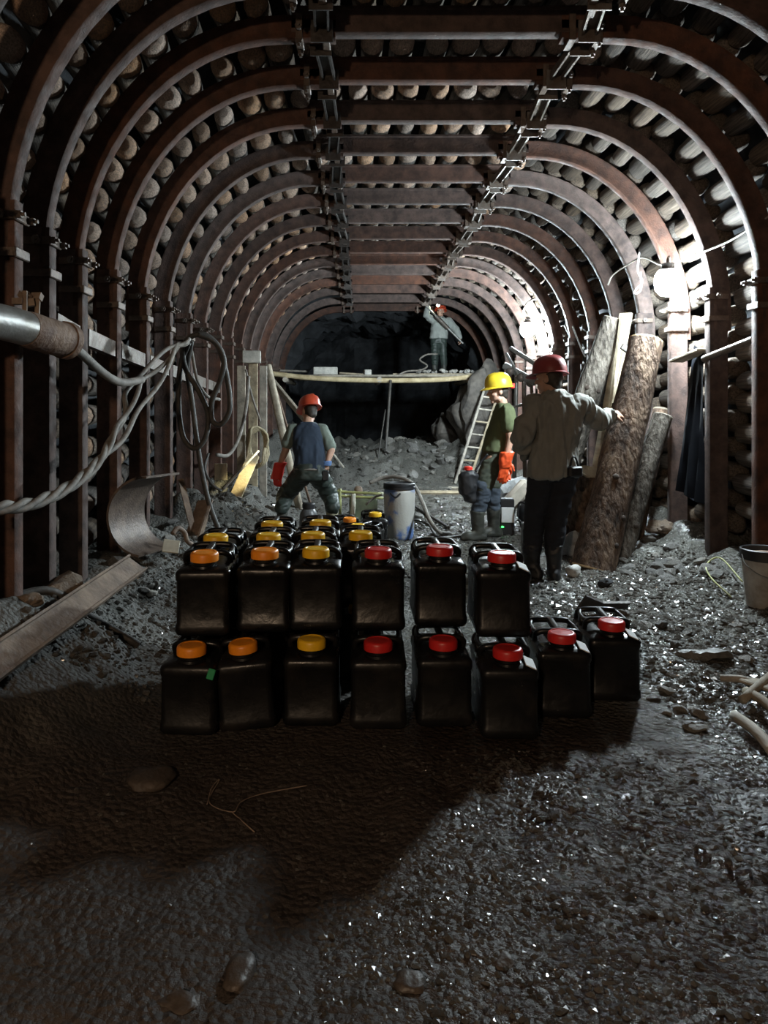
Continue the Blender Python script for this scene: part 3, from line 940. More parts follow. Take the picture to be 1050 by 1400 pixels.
# bucket
def bucket():
    x, y = canx(1046, 4.95), 4.95
    base = Vector((x, y, gz(x, y) - 0.005))
    root = empty('bucket', base, 0, 'dirty white plastic bucket with black rim at the right edge', 'bucket')
    b = MB()
    b.lathe([(0.112, 0.0), (0.118, 0.004), (0.15, 0.36), (0.145, 0.36), (0.114, 0.012), (0.0, 0.012)], base, 28)
    b.build('body', M_BUCKET, root, smooth=40)
    b = MB(); b.lathe([(0.1505, 0.325), (0.158, 0.33), (0.158, 0.395), (0.150, 0.40), (0.143, 0.395), (0.143, 0.33)], base, 28)
    b.build('rim', M_BLACK, root, smooth=40)
    b = MB(); b.lathe([(0.0, 0.345), (0.142, 0.345), (0.13, 0.36), (0.06, 0.375), (0.0, 0.38)], base, 20, wob=lambda i, j: 0.03 * math.sin(j * 2.1 + i))
    b.build('contents', M_PIPEJ, root, smooth=True)
    b = MB(); b.tube(catmull([base + Vector((-0.16, 0, 0.36)), base + Vector((-0.165, -0.06, 0.30)), base + Vector((-0.10, -0.145, 0.24)), base + Vector((0.02, -0.165, 0.23)), base + Vector((0.13, -0.11, 0.30)), base + Vector((0.16, 0, 0.36))], 6), 0.004, 6)
    b.build('bail_handle', M_PIPE, root)
bucket()

# ------------------------------------------------------------------ left side: pipe, cables, scrap
root = empty('air_pipe', W(20, 446, 3.3), 0, 'grey air pipe with a rusty wrapped joint on the left wall', 'pipe')
b = MB(); b.tube(catmull([W(-60, 430, 3.0), W(0, 440, 3.25), W(38, 450, 3.42)], 5), 0.082, 20); b.build('pipe', M_PIPE, root, smooth=40)
b = MB(); b.tube(catmull([W(34, 449, 3.40), W(52, 455, 3.5), W(72, 461, 3.62), W(88, 465, 3.72)], 4), [0.084, 0.087, 0.09, 0.088, 0.09, 0.087, 0.09, 0.093, 0.088, 0.09, 0.088, 0.09, 0.085], 18); b.build('joint_wrap', M_PIPEJ, root, smooth=40)
b = MB(); b.tube([W(86, 464.5, 3.71), W(93, 466.5, 3.75)], 0.098, 20); b.build('flange', M_PIPEJ, root, smooth=40)
b = MB(); q = W(34, 412, 3.42)
for k in range(4): b.box(q + Vector((0.02 * k - 0.03, 0.02 * k, 0.03 * (k % 2))), (0.05, 0.035, 0.03), rotz(k) @ rotx(k * 0.7))
b.tube([q + Vector((0, 0, 0.05)), W(34, 440, 3.42)], 0.012, 6); b.tube([q + Vector((0.04, 0.05, 0.02)), W(50, 445, 3.5)], 0.012, 6)
b.build('hanger', M_TAN, root)
b = MB(); b.tube(catmull([W(90, 466, 3.76), W(112, 484, 3.98), W(135, 505, 4.2), W(155, 519, 4.4), W(172, 523, 4.6), W(194, 519, 4.85)], 6), 0.026, 10)
tag(b.build('air_hose', M_CABLE, smooth=True), 'pale hose running on from the wrapped pipe joint', 'hose')

def cable(pts, r, label, m=M_CABLE, n=8, name='cable', cat='cable', group=None):
    b = MB(); b.tube(catmull(pts, 7), r, n)
    return tag(b.build(name, m, smooth=True), label, cat, group)
bund = [W(-40, 694, 3.0), W(5, 694, 3.15), W(45, 688, 3.35), W(85, 671, 3.6), W(120, 646, 3.9), W(150, 615, 4.2), W(180, 580, 4.55), W(212, 530, 5.0), W(240, 478, 5.5), W(256, 466, 5.75)]
alt = [W(-40, 694, 3.0), W(5, 694, 3.15), W(45, 688, 3.35), W(85, 671, 3.6), W(120, 646, 3.9), W(146, 612, 4.2), W(168, 575, 4.45), W(186, 536, 4.75), W(205, 512, 5.05), W(238, 482, 5.5), W(256, 468, 5.75)]
alt2 = [W(-40, 694, 3.0), W(5, 694, 3.15), W(45, 688, 3.35), W(85, 671, 3.6), W(120, 646, 3.9), W(147, 614, 4.2), W(166, 572, 4.5), W(174, 540, 4.75), W(200, 500, 5.1), W(240, 474, 5.5), W(256, 464, 5.75)]
for k, (pth, lb) in enumerate(((bund, 'lowest strand of the twisted grey cable bundle sagging along the left wall'), (alt, 'middle strand of the twisted grey cable bundle on the left wall'), (alt2, 'upper strand of the twisted grey cable bundle on the left wall'))):
    c = catmull(pth, 8)
    pts = []
    for i, p in enumerate(c):
        a = i * 0.42 + k * 2.094
        pts.append(p + Vector((0.017 * math.cos(a), 0, 0.017 * math.sin(a))))
    b = MB(); b.tube(pts, 0.0165, 8)
    tag(b.build('cable', M_CABLE, smooth=True), lb, 'cable', 'twisted cable bundle')
cable([W(258, 468, 5.85), W(247, 500, 5.9), W(244, 550, 5.95), W(250, 596, 5.95), W(266, 613, 5.95), W(281, 598, 5.95), W(284, 566, 5.95), W(272, 535, 5.9), W(254, 505, 5.88), W(250, 476, 5.85), W(262, 460, 5.82),
       W(282, 458, 5.85), W(300, 478, 5.9), W(311, 520, 5.95), W(314, 560, 5.95), W(302, 580, 5.95), W(290, 574, 5.95), W(290, 548, 5.92), W(301, 520, 5.9), W(306, 492, 5.87), W(294, 468, 5.84), W(270, 457, 5.8)],
      0.0225, 'dark hose coiled in hanging loops on the left wall', M_DCABLE, name='hose_coil', cat='hose')
cable([W(262, 466, 5.9), W(256, 505, 6.0), W(262, 545, 6.0), W(269, 600, 5.98), W(277, 650, 5.95), W(288, 695, 5.9), W(304, 736, 5.8)], 0.022, 'long hose hanging from the coil down to the muck', M_DCABLE, name='hose', cat='hose')
cable([W(262, 480, 6.0), W(270, 520, 6.1), W(284, 542, 6.2), W(300, 546, 6.4)], 0.014, 'thin pale cable branching right from the hose coil')
cable([W(340, 515, 8.9), W(336, 560, 8.7), W(326, 600, 8.4), W(312, 622, 8.2), W(296, 622, 8.0)], 0.022, 'pale cable drooping in a bow near the vertical boards')
cable([W(336, 505, 9.1), W(344, 540, 9.1), W(356, 576, 9.0)], 0.013, 'thin cable stretched down across the vertical boards')
cable([W(285, 620, 7.6), W(280, 640, 7.5), W(288, 660, 7.4), W(303, 672, 7.4)], 0.014, 'thin dark cable loop left of the lit boards', M_DCABLE)

# curved scrap plate, angle iron, pale plate
def curved_plate():
    b = MB()
    c = W(222, 702, 5.2)
    R, th = 0.285, 0.016
    outer, inner = [], []
    rings = []
    for k in range(19):
        a = math.radians(88 + 172 * k / 18)
        d = Vector((math.cos(a) * 0.95, 0, math.sin(a)))
        w = 0.46
        sl = Vector((0.26, 1, -0.02)).normalized()
        p = c + d * R
        rings.append([p + sl * w / 2, p - sl * w / 2, p - sl * w / 2 - d * th, p + sl * w / 2 - d * th])
    b.loft(rings)
    return b.build('curved_steel_plate', M_CLAMP, smooth=35)
tag(curved_plate(), 'curved rusty steel plate propped against the left legs', 'steel plate')
b = MB()
p0, p1 = W(265, 728, 5.75), W(247, 655, 5.95)
p2, p3 = W(284, 692, 5.9), W(270, 735, 5.7)
b.bar(p0, p1, 0.05, 0.012)
b.bar(W(264, 732, 5.72), W(281, 684, 5.95), 0.14, 0.012, up=(0.3, 1, 0.1))
b.bar(W(272, 737, 5.68), W(288, 690, 5.93), 0.015, 0.06, up=(0, 0, 1))
tag(b.build('angle_iron', M_TAN), 'tan angle iron offcut leaning beside the curved plate', 'angle iron')
b = MB(); b.box(W(234, 747, 5.1), (0.115, 0.10, 0.014), rotx(0.9) @ roty(0.25), 0.003)
tag(b.build('pale_plate', M_PALE), 'small pale plate lying at the foot of the curved plate', 'plate')
cable([W(236, 730, 5.25), W(243, 722, 5.3), W(252, 728, 5.35), W(256, 740, 5.35), W(262, 744, 5.4)], 0.018, 'bent rusty rod tangled beside the pale plate', M_TAN, name='bent_rod', cat='rod')

# long steel channel lying on the muck
def chan():
    b = MB()
    p0, p1 = W(-45, 935, 2.68), W(186, 772, 4.35)
    d = (p1 - p0).normalized()
    up = Vector((0.55, -0.3, 0.75)).normalized()
    x = d.cross(up).normalized(); z = x.cross(d).normalized()
    poly = [(-0.07, 0.03), (-0.07, 0), (0.07, 0), (0.07, 0.03), (0.058, 0.03), (0.058, 0.012), (-0.058, 0.012), (-0.058, 0.03)]
    k = 14; rings = []
    for i in range(k + 1):
        t = i / k
        rings.append([p0.lerp(p1, t) + x * a + z * (c + 0.006 * mnoise.noise(Vector((t * 6, a * 30, 0)))) for (a, c) in poly])
    b.loft(rings)
    return b.build('steel_channel', M_TAN)
tag(chan(), 'long rusty steel channel lying along the left wall foot', 'steel channel')
cable([gpt(20, 905, 3.6, 0.015), gpt(70, 893, 3.75, 0.02), gpt(120, 885, 3.85, 0.02), gpt(190, 893, 3.9, 0.012)], [0.022] * 22, 'dark branch lying on the mud below the steel channel', M_DCABLE, name='branch', cat='branch')

# boards and poles on the far left
def vboard(px, py0, py1, Y, w, t, label, m=M_WOOD):
    a, c = W(px, py1, Y), W(px, py0, Y)
    a.z = min(a.z, gz(a.x, a.y) + 0.02) - 0.04
    b = MB(); b.bar(a, c, w, t, up=(0, 1, 0), bev=0.005)
    return tag(b.build('upright_board', m), label, 'board', 'upright boards on the left wall')
vboard(330, 500, 640, 9.35, 0.11, 0.04, 'upright grey board, left of the three by the rope coil')
vboard(346, 492, 640, 9.45, 0.12, 0.04, 'upright grey board, middle of the three by the rope coil')
vboard(360, 500, 640, 9.7, 0.10, 0.04, 'upright grey board, right of the three by the rope coil')
b = MB(); b.box(W(344, 488, 9.38), (0.24, 0.12, 0.16), rotz(0.1), 0.01)
tag(b.build('junction_box', M_CONC), 'pale box fixed on top of the upright boards', 'box')
def pole(p0, p1, r, label, m=M_WOOD, name='pole', cat='pole', r1=None):
    b = MB(); b.cyl(p0, p1, r, r1 or r, 10)
    return tag(b.build(name, m, smooth=40), label, cat)
pole(gpt(410, 690, 10.0, 0.0), W(366, 500, 10.6), 0.058, 'pale pole leaning left behind the worker in red helmet', M_WOOD)
plank(W(428, 588, 11.2), W(372, 520, 11.6), 0.17, 0.04, 'diagonal brace board behind the red helmet', M_WOOD, 0.8)
plank(W(470, 640, 11.0), W(444, 605, 11.0), 0.05, 0.03, 'thin dark batten leaning right of the red-helmeted worker', M_WOOD, 0.2)
pole(gpt(425, 655, 10.4), W(368, 503, 10.9), 0.02, 'thin rusty rod leaning with the pale pole', M_PIPEJ)
# lit boards
plank(gpt(317, 696, 8.6, -0.02), W(347, 622, 8.9), 0.15, 0.03, 'broad pale board leaning in the cap lamp beam', M_PALEWOOD, 0.5)
plank(W(306, 668, 8.45), W(354, 616, 8.7), 0.028, 0.022, 'narrow white strip leaning across the lit boards', M_LABEL, 0.0, name='strip', cat='strip')
b = MB(); b.box(W(302, 645, 8.7), (0.15, 0.03, 0.20), rotz(0.2), 0.004)
tag(b.build('board_offcut', M_PALEWOOD), 'square pale board offcut behind the lit strip', 'board')
# rope coil
b = MB()
pts = []
for k in range(90):
    a = k / 90 * 2 * math.pi * 5
    q = k / 90
    c = W(352, 606, 9.1)
    pts.append(c + Vector((0.12 * math.cos(a) + 0.03 * math.sin(k), 0.05 * math.sin(k * 0.7) - 0.05 + 0.10 * q, 0.24 * math.sin(a) * (1 + 0.1 * math.sin(k * 0.3)) - 0.05)))
b.tube(pts, 0.016, 7)
tag(b.build('rope_coil', mat('straw_rope', (0.42, 0.36, 0.24), 0.85, scale=30), smooth=True), 'straw coloured rope coil hanging on the upright boards', 'rope')

# ------------------------------------------------------------------ middle ground
def barrel():
    x, y = canx(546, 7.65), 7.65
    base = Vector((x, y, gz(x, y) - 0.01))
    root = empty('barrel', base, 0.6, 'blue plastic barrel smeared with clay and closed with a black lid', 'barrel')
    b = MB()
    b.lathe([(0.13, 0.0), (0.145, 0.015), (0.15, 0.05), (0.158, 0.2), (0.165, 0.38), (0.168, 0.50), (0.16, 0.535), (0.148, 0.545)], base, 28, wob=lambda i, j: 0.012 * math.sin(j * 1.3 + i))
    b.build('body', M_BLUEP, root, smooth=40)
    b = MB(); b.lathe([(0.150, 0.530), (0.172, 0.535), (0.172, 0.56), (0.165, 0.565), (0.170, 0.57), (0.170, 0.59), (0.155, 0.598), (0.150, 0.585), (0.0, 0.585)], base, 28)
    b.build('lid', M_BLACK, root, smooth=40)
    b = MB(); b.tube(catmull([base + Vector((-0.10, -0.14, 0.50)), base + Vector((-0.05, -0.19, 0.46)), base + Vector((0.0, -0.17, 0.50))], 4), 0.01, 6)
    b.build('carry_handle', M_BLACK, root)
barrel()
cable([W(505, 660, 8.0), W(525, 653, 8.0), W(548, 653, 7.9), W(566, 664, 7.8), W(578, 688, 7.6), W(588, 712, 7.4), W(600, 727, 7.6), W(615, 730, 7.9)], 0.022, 'dusty hose arching over the barrel to the floor', M_CABLE, name='hose', cat='hose')
pole(gpt(613, 726, 8.2, 0.02), gpt(565, 690, 10.2, 0.02), 0.018, 'dark rod lying on the floor right of the barrel', M_DCABLE, 'rod', 'rod')
cable([gpt(560, 700, 9.0, 0.01), gpt(585, 715, 8.5, 0.01), gpt(600, 735, 7.6, 0.01), gpt(640, 733, 7.8, 0.01), gpt(655, 720, 8.2, 0.01)], 0.014, 'thin black cable snaking on the floor behind the boots', M_DCABLE)

def pump_frame():
    c = W(490, 690, 8.5); base = Vector((c.x, c.y, gz(c.x, c.y)))
    root = empty('pump_unit', base, 0, 'green pump unit with yellow-green pipe rails left of the barrel', 'pump')
    b = MB(); b.box(base + Vector((0.06, 0.25, 0.16)), (0.34, 0.3, 0.30), None, 0.02); b.build('housing', M_GREENM, root)
    for dz in (0.0, 0.05):
        b = MB(); b.tube(catmull([W(457, 671, 8.4) + Vector((0, 0, -dz)), W(480, 673, 8.4) + Vector((0, 0, -dz)), W(524, 675, 8.3) + Vector((0, 0, -dz))], 3), 0.015, 8); b.build('rail', M_YELLOWP, root, smooth=True)
    b = MB(); q = W(465, 668, 8.4); b.tube([q, Vector((q.x, q.y, gz(q.x, q.y) - 0.02))], 0.016, 8); b.build('post', M_YELLOWP, root, smooth=True)
    b = MB(); q = W(483, 675, 8.35); b.tube(catmull([q, q - Vector((0.0, 0.02, 0.12)), q - Vector((0.01, 0.05, 0.25))], 4), 0.03, 10); b.build('outlet', M_PALE, root, smooth=True)
    b = MB(); b.tube(catmull([W(500, 690, 8.2), W(512, 680, 8.2), W(523, 676, 8.1)], 4), 0.014, 6); b.build('outlet_hose', M_CABLE, root, smooth=True)
    b = MB(); b.lathe([(0.05, 0), (0.055, 0.02), (0.05, 0.12), (0.03, 0.15)], base + Vector((0.0, 0.15, 0.30)), 14); b.build('motor', M_TAN, root, smooth=40)
pump_frame()

def jug():
    c = W(422, 718, 7.75); base = Vector((c.x, c.y, gz(c.x, c.y)))
    root = empty('grey_jug', base, 0, 'grey plastic jug with moulded grip between the red-helmeted worker\'s legs', 'jug')
    b = MB(); b.lathe([(0.09, 0), (0.098, 0.02), (0.10, 0.2), (0.092, 0.26), (0.07, 0.30), (0.058, 0.31)], base, 20); b.build('body', M_GREYP, root, smooth=40)
    b = MB(); b.lathe([(0.058, 0.308), (0.07, 0.315), (0.07, 0.36), (0.06, 0.37)], base, 20); b.build('cap', M_BLACK, root, smooth=40)
    b = MB(); b.box(base + Vector((0.012, -0.098, 0.20)), (0.06, 0.02, 0.05), None, 0.006); b.build('grip', M_BLACK, root)
jug()

# boxes and bags on the right behind the boots
def charger():
    c = W(694, 733, 7.78); base = Vector((c.x, c.y, gz(c.x, c.y)))
    root = empty('control_box', base, -0.1, 'black control box with white panel and green light beside a muddy boot', 'control box')
    b = MB(); b.box(base + Vector((0, 0.06, 0.20)), (0.155, 0.14, 0.40), rotz(-0.1), 0.012); b.build('case', M_BLACK, root)
    b = MB(); b.box(base + rotz(-0.1) @ Vector((0.0, -0.013, 0.225)), (0.135, 0.01, 0.165), rotz(-0.1), 0.003); b.build('panel', M_LABEL, root)
    b = MB(); b.ell(base + rotz(-0.1) @ Vector((-0.055, -0.014, 0.095)), (0.016, 0.008, 0.010), None, 10, 6); b.build('indicator_light', emit('green_led', (0.05, 1.0, 0.12), 5.0), root, smooth=True)
charger()
def rock(name, c, r, seed, m, label=None, cat='stone', group=None, rot=None, parent=None, sub=3, rough=0.35, sharp=True):
    bm = bmesh.new(); bmesh.ops.create_icosphere(bm, subdivisions=sub, radius=1)
    sd = Vector((seed * 3.7, seed * 1.9, seed * 5.3))
    for v in bm.verts:
        p = v.co.copy()
        q = 1 + rough * mnoise.noise(p * 1.1 + sd) + rough * 0.45 * mnoise.noise(p * 2.6 + sd)
        if sharp:
            for k in range(5):
                h = Vector((math.sin(seed * 7 + k * 2.1), math.cos(seed * 3 + k * 4.3), math.sin(seed + k * 1.7))).normalized()
                t = p.dot(h)
                if t > 0.62: q *= 0.62 / t * 0.97 + 0.03
        v.co = Vector((p.x * q * r[0], p.y * q * r[1], p.z * q * r[2]))
    b = MB(); b.addbm(bm, c, rot)
    o = b.build(name, m, parent, smooth=(28 if sharp else 60))
    if label: tag(o, label, cat, group)
    return o
rock('silver_bag', W(693, 672, 8.2), (0.20, 0.15, 0.17), 3, M_FOIL, 'crumpled silver bag behind the orange gloves', 'bag', rough=0.6)
b = MB(); b.box(W(708, 676, 8.0), (0.17, 0.13, 0.36), roty(0.75), 0.035)
tag(b.build('beige_canister', M_BEIGE, smooth=40), 'beige plastic canister lying tilted between the two standing people', 'canister')
rock('black_bag', W(726, 706, 7.9), (0.15, 0.16, 0.19), 8, M_BLACK, 'black equipment bag on the floor between the two standing people', 'bag', rough=0.3, sharp=False)
cable([W(708, 706, 7.7), W(710, 688, 7.7), W(720, 690, 7.65), W(726, 706, 7.6), W(716, 716, 7.65), W(709, 710, 7.7)], 0.012, 'black cable loop over the equipment bag', M_BLACK)
b = MB(); q = W(722, 760, 6.75); q.z = gz(q.x, q.y); b.box(q + Vector((0.0, 0, 0.15)), (0.11, 0.12, 0.28), None, 0.01)
tag(b.build('grey_box', M_GREYP), 'small grey box standing behind the dark trouser legs', 'box')
rock('plastic_bag', gpt(776, 745, 6.72, 0.08), (0.14, 0.12, 0.15), 12, M_FOIL, 'crumpled pale plastic bag at the foot of the log stub', 'bag', rough=0.7)

# drill rig on the right wall between near and far lamp
def drill_rig():
    base = gpt(712, 640, 9.8)
    root = empty('drill_rig', base, 0, 'pneumatic drill rig of pale tubes behind the yellow helmet', 'drill rig')
    def tb(n, p, q, r, m=M_PIPE):
        b = MB(); b.cyl(p, q, r, r, 12); b.build(n, m, root, smooth=40)
    tb('feed_bar', W(698, 476, 9.9), W(738, 502, 9.4), 0.03)
    tb('strut', W(692, 483, 9.9), W(710, 515, 9.7), 0.02)
    tb('drill_body', W(690, 500, 9.9), W(732, 523, 9.6), 0.05)
    tb('leg', W(706, 515, 9.8), gpt(702, 650, 9.7), 0.03)
    tb('leg', W(716, 518, 9.7), gpt(718, 650, 9.5), 0.026, M_STEEL)
    tb('leg', W(726, 520, 9.7), gpt(735, 650, 9.8), 0.024, M_STEEL)
    tb('crossbar', W(688, 560, 9.8), W(735, 548, 9.7), 0.02, M_STEEL)
    for px in (697, 712, 725):
        b = MB(); q = W(px, 508 + (px - 697) * 0.55, 9.7); b.ell(q, (0.06, 0.06, 0.06), None, 12, 8); b.build('coupling', M_STEEL, root, smooth=True)
drill_rig()
pole(gpt(690, 640, 10.4), W(680, 520, 10.8), 0.028, 'rusty tube standing left of the drill rig', M_PIPEJ, 'tube', 'tube')

M_SLAB = mat('brown_grey_slab_rock', (0.12, 0.105, 0.09), 0.85, col2=(0.035, 0.031, 0.028), scale=5, bump=1.0, bscale=7)
# ladder
def ladder():
    a0, a1 = gpt(622, 652, 13.3, 0.0), W(664, 527, 14.3)
    c0, c1 = gpt(640, 655, 13.3, 0.0), W(684, 530, 14.3)
    root = empty('ladder', a0, 0, 'pale wooden ladder leaning up to the right end of the platform', 'ladder')
    for p, q in ((a0, a1), (c0, c1)):
        b = MB(); b.cyl(p, q, 0.028, 0.024, 8); b.build('rail', M_WOOD, root, smooth=40)
    for k in range(7):
        t = 0.10 + 0.13 * k
        b = MB(); b.cyl(a0.lerp(a1, t), c0.lerp(c1, t), 0.018, 0.018, 8); b.build('rung', M_WOOD, root, smooth=40)
ladder()
rock('rock_slab', W(648, 585, 15.2), (0.50, 0.6, 0.80), 27, M_SLAB, sub=4, rough=0.55, sharp=True, label='tall grey rock slab standing behind the ladder', cat='rock', rot=roty(0.15))
rock('rock_slab', W(616, 600, 16.0), (0.34, 0.4, 0.55), 23, M_SLAB, sub=4, rough=0.5, sharp=True, label= 'leaning grey rock slab at the edge of the dark opening', cat='rock', rot=roty(-0.3))
rock('rock_slab', W(668, 560, 14.9), (0.45, 0.5, 0.9), 25, M_SLAB, sub=4, rough=0.5, sharp=True, label= 'grey rock block at the right end of the platform', cat='rock')

# platform
def platform():
    zf = 2.06
    root = empty('timber_platform', W(515, 518, 15.3), 0, 'timber working platform spanning the tunnel in front of the dark face', 'platform')
    b = MB(); b.tube(catmull([W(358, 509, 15.25), W(430, 517, 15.25), W(520, 520, 15.25), W(600, 519, 15.25), W(668, 513, 15.25)], 6), 0.055, 10); b.build('front_pole', M_PALEWOOD, root, smooth=True)
    z = W(0, 514, 15.4).z
    for k in range(8):
        yy = 15.42 + 0.24 * k
        x0, x1 = -1.70 + random.uniform(-0.05, 0.03), 2.75 + random.uniform(-0.1, 0.03)
        b = MB(); b.box(((x0 + x1) / 2, yy, z + random.uniform(-0.006, 0.006)), (x1 - x0, 0.215, 0.045), None, 0.006); b.build('deck_plank', M_WOOD, root)
    for x in (-1.6, 0.4, 2.3):
        b = MB(); b.cyl((x, 15.2, z - 0.085), (x, 17.25, z - 0.085), 0.06, 0.055, 8); b.build('joist', M_WOOD, root, smooth=40)
    for k in range(4):
        yy = 16.0 + 0.3 * k
        b = MB(); b.box((1.62, yy, z + 0.06 + 0.01 * k), (1.8, 0.26, 0.05), rotz(0.03 * (k - 1)), 0.006); b.build('upper_plank', M_WOOD, root)
    return z
PZ = platform()
b = MB(); b.box(W(445, 508, 15.5) + Vector((0, 0, 0.01)), (0.52, 0.3, 0.16), rotz(0.05), 0.01)
tag(b.build('concrete_block', M_CONC), 'long pale block resting on the left half of the platform', 'block')
b = MB(); b.box(W(502, 510, 15.5), (0.15, 0.2, 0.14), rotz(0.2), 0.01)
tag(b.build('concrete_block', M_CONC), 'small pale block in the middle of the platform', 'block')
plank(W(362, 506, 15.7), W(420, 508, 15.6), 0.14, 0.04, 'short board lying on the left end of the platform', M_WOOD)
plank(W(464, 510, 15.45), W(497, 512, 15.45), 0.12, 0.035, 'short board lying between the two platform blocks', M_WOOD)
rr = random.Random(4)
for k in range(26):
    px = rr.uniform(568, 646); Y = rr.uniform(15.75, 16.1); s = rr.uniform(0.035, 0.075)
    p = W(px, 510, Y); p.z = PZ + 0.09 + s * 0.6
    rock('rubble_stone', p, (s, s, s * 0.8), 100 + k, M_PSTONE, 'pale rubble stone among the heap at the feet of the person on the platform', 'stone', 'rubble on the platform', sub=2)
cable([W(540, 516, 15.5), W(555, 508, 15.6), W(575, 506, 15.7), W(584, 500, 15.8), W(574, 492, 15.9), W(583, 485, 16.0), W(598, 484, 16.1)], 0.02, 'pale air hose curling over the platform to the feet', M_CABLE, name='hose', cat='hose')
pole(gpt(527, 640, 14.6), W(534, 520, 15.15), 0.03, 'dark prop standing under the middle of the platform', M_DCABLE, 'prop', 'prop')
pole(gpt(517, 640, 14.5), W(527, 560, 15.0), 0.014, 'thin dark rod leaning beside the platform prop', M_DCABLE, 'rod', 'rod')
plank(gpt(612, 664, 12.6, 0.03), gpt(668, 660, 12.4, 0.03), 0.22, 0.05, 'pale timber lying on the floor before the muck pile', M_WOOD)
plank(gpt(560, 672, 12.2, 0.02), gpt(640, 668, 12.0, 0.02), 0.35, 0.04, 'broad flat board lying on the floor behind the barrel', M_WOOD)

# ------------------------------------------------------------------ loose stones and rubble
M_MUDST = mat('mud_coated_stone', (0.085, 0.066, 0.052), 0.5, col2=(0.04, 0.031, 0.025), scale=9, bump=0.5, bscale=25)
rock('pale_stone', gpt(783, 786, 5.85, 0.04), (0.062, 0.06, 0.05), 31, M_PSTONE, 'round pale stone at the foot of the thick brown log', sharp=False)
rock('dark_stone', gpt(827, 802, 5.5, 0.02), (0.055, 0.05, 0.045), 32, M_ROCK, 'dark pointed stone right of the round pale stone')
rock('white_stone', gpt(208, 800, 4.75, 0.02), (0.035, 0.035, 0.022), 33, M_PSTONE, 'small white stone left of the upper jerrycans', sharp=False)
rock('boulder', W(75, 818, 4.0), (0.19, 0.22, 0.15), 34, mat('brown_boulder_rock', (0.22, 0.16, 0.11), 0.8, col2=(0.09, 0.07, 0.055), scale=7, bump=0.6), 'brown boulder wedged behind the long steel channel', 'boulder')
rock('stone', gpt(965, 902, 3.85, 0.02), (0.14, 0.075, 0.055), 35, M_STONE, 'long grey stone on the wet rubble right of the jerrycans', rot=rotz(-0.3))
rock('stone', gpt(328, 1348, 1.70, -0.002), (0.038, 0.065, 0.022), 36, M_MUDST, 'brown grey stone half sunk in mud at the bottom left', sharp=False)
rock('stone', gpt(240, 1392, 1.62, -0.004), (0.05, 0.04, 0.018), 37, M_MUDST, 'flat stone at the lower picture edge left of the sunken stone')
rock('stone', gpt(205, 1075, 2.58, 0.005), (0.085, 0.09, 0.03), 38, M_MUDST, 'broad flat stone sunk in the mud before the leftmost jerrycan', sharp=False)
rock('stone', gpt(562, 1368, 1.66, -0.002), (0.042, 0.036, 0.02), 39, M_MUDST, 'dark rounded stone near the lower picture edge at the centre', sharp=False)
rock('stone', gpt(40, 925, 3.5, 0.02), (0.07, 0.06, 0.04), 40, MATS['brown_boulder_rock'], 'orange brown stone by the lower end of the steel channel')
rock('stone', gpt(905, 728, 6.6, 0.05), (0.13, 0.10, 0.09), 41, MATS['brown_boulder_rock'], 'brown crumpled rock lump at the foot of the lamp post leg', rough=0.6)
rock('stone', gpt(690, 1330, 1.72, -0.004), (0.03, 0.03, 0.014), 42, M_MUDST, 'small stone among the glints at the lower right')
# flat dark scrap behind the right-hand can, sticks at the right edge
b = MB()
q = gpt(818, 836, 4.75)
b.prism([(-0.16, 0.0), (0.20, 0.0), (0.22, 0.05), (0.02, 0.06), (-0.12, 0.13)], 0.02, rotz(0.2) @ rotx(0.5), q + Vector((0, 0, 0.03)))
tag(b.build('dark_scrap_plate', M_DSTEEL), 'dark torn scrap plate lying behind the rightmost jerrycan', 'scrap')
def stick(a, c, r, label, m=M_WOOD):
    b = MB(); mid = (a + c) / 2 + Vector((0.01, 0.0, 0.012)); b.tube(catmull([a, mid, c], 4), r, 7)
    return tag(b.build('stick', m, smooth=True), label, 'stick', 'sticks on the right')
stick(gpt(1004, 985, 3.12, 0.03), gpt(1062, 1050, 2.75, 0.03), 0.024, 'bare yellowish stick at the right edge, lowest of the pile')
stick(gpt(1020, 960, 3.3, 0.05), gpt(1070, 1000, 3.0, 0.07), 0.022, 'brown stick at the right edge, second from below')
stick(gpt(985, 938, 3.5, 0.03), gpt(1040, 950, 3.4, 0.04), 0.018, 'thin stick pointing left out of the pile at the right edge')
stick(gpt(1015, 975, 3.2, 0.06), gpt(1065, 930, 3.5, 0.08), 0.020, 'stick crossing over the pile at the right edge')
plank(gpt(1020, 945, 3.45, 0.05), gpt(1080, 980, 3.2, 0.07), 0.09, 0.02, 'splintered board under the sticks at the right edge', M_WOOD)
cable([gpt(283, 1105, 2.45, 0.004), gpt(290, 1080, 2.55, 0.012), gpt(300, 1073, 2.6, 0.006), gpt(286, 1100, 2.47, 0.005), gpt(318, 1125, 2.38, 0.006), gpt(330, 1100, 2.45, 0.015), gpt(360, 1085, 2.52, 0.01), gpt(420, 1078, 2.55, 0.005)], 0.002, 'thin stray wire curled on the mud before the jerrycans', M_TAN, name='wire', cat='wire')
cable([gpt(318, 1125, 2.38, 0.004), gpt(335, 1138, 2.32, 0.004), gpt(348, 1146, 2.28, 0.004)], 0.002, 'short end of stray wire on the mud', M_TAN, name='wire', cat='wire')
cable([gpt(1000, 815, 5.1, 0.02), gpt(972, 812, 5.3, 0.06), gpt(966, 795, 5.6, 0.05), gpt(985, 792, 5.6, 0.06), gpt(1015, 800, 5.3, 0.03)], 0.006, 'curl of pale wire left of the bucket', M_YELLOWP, name='wire', cat='wire')

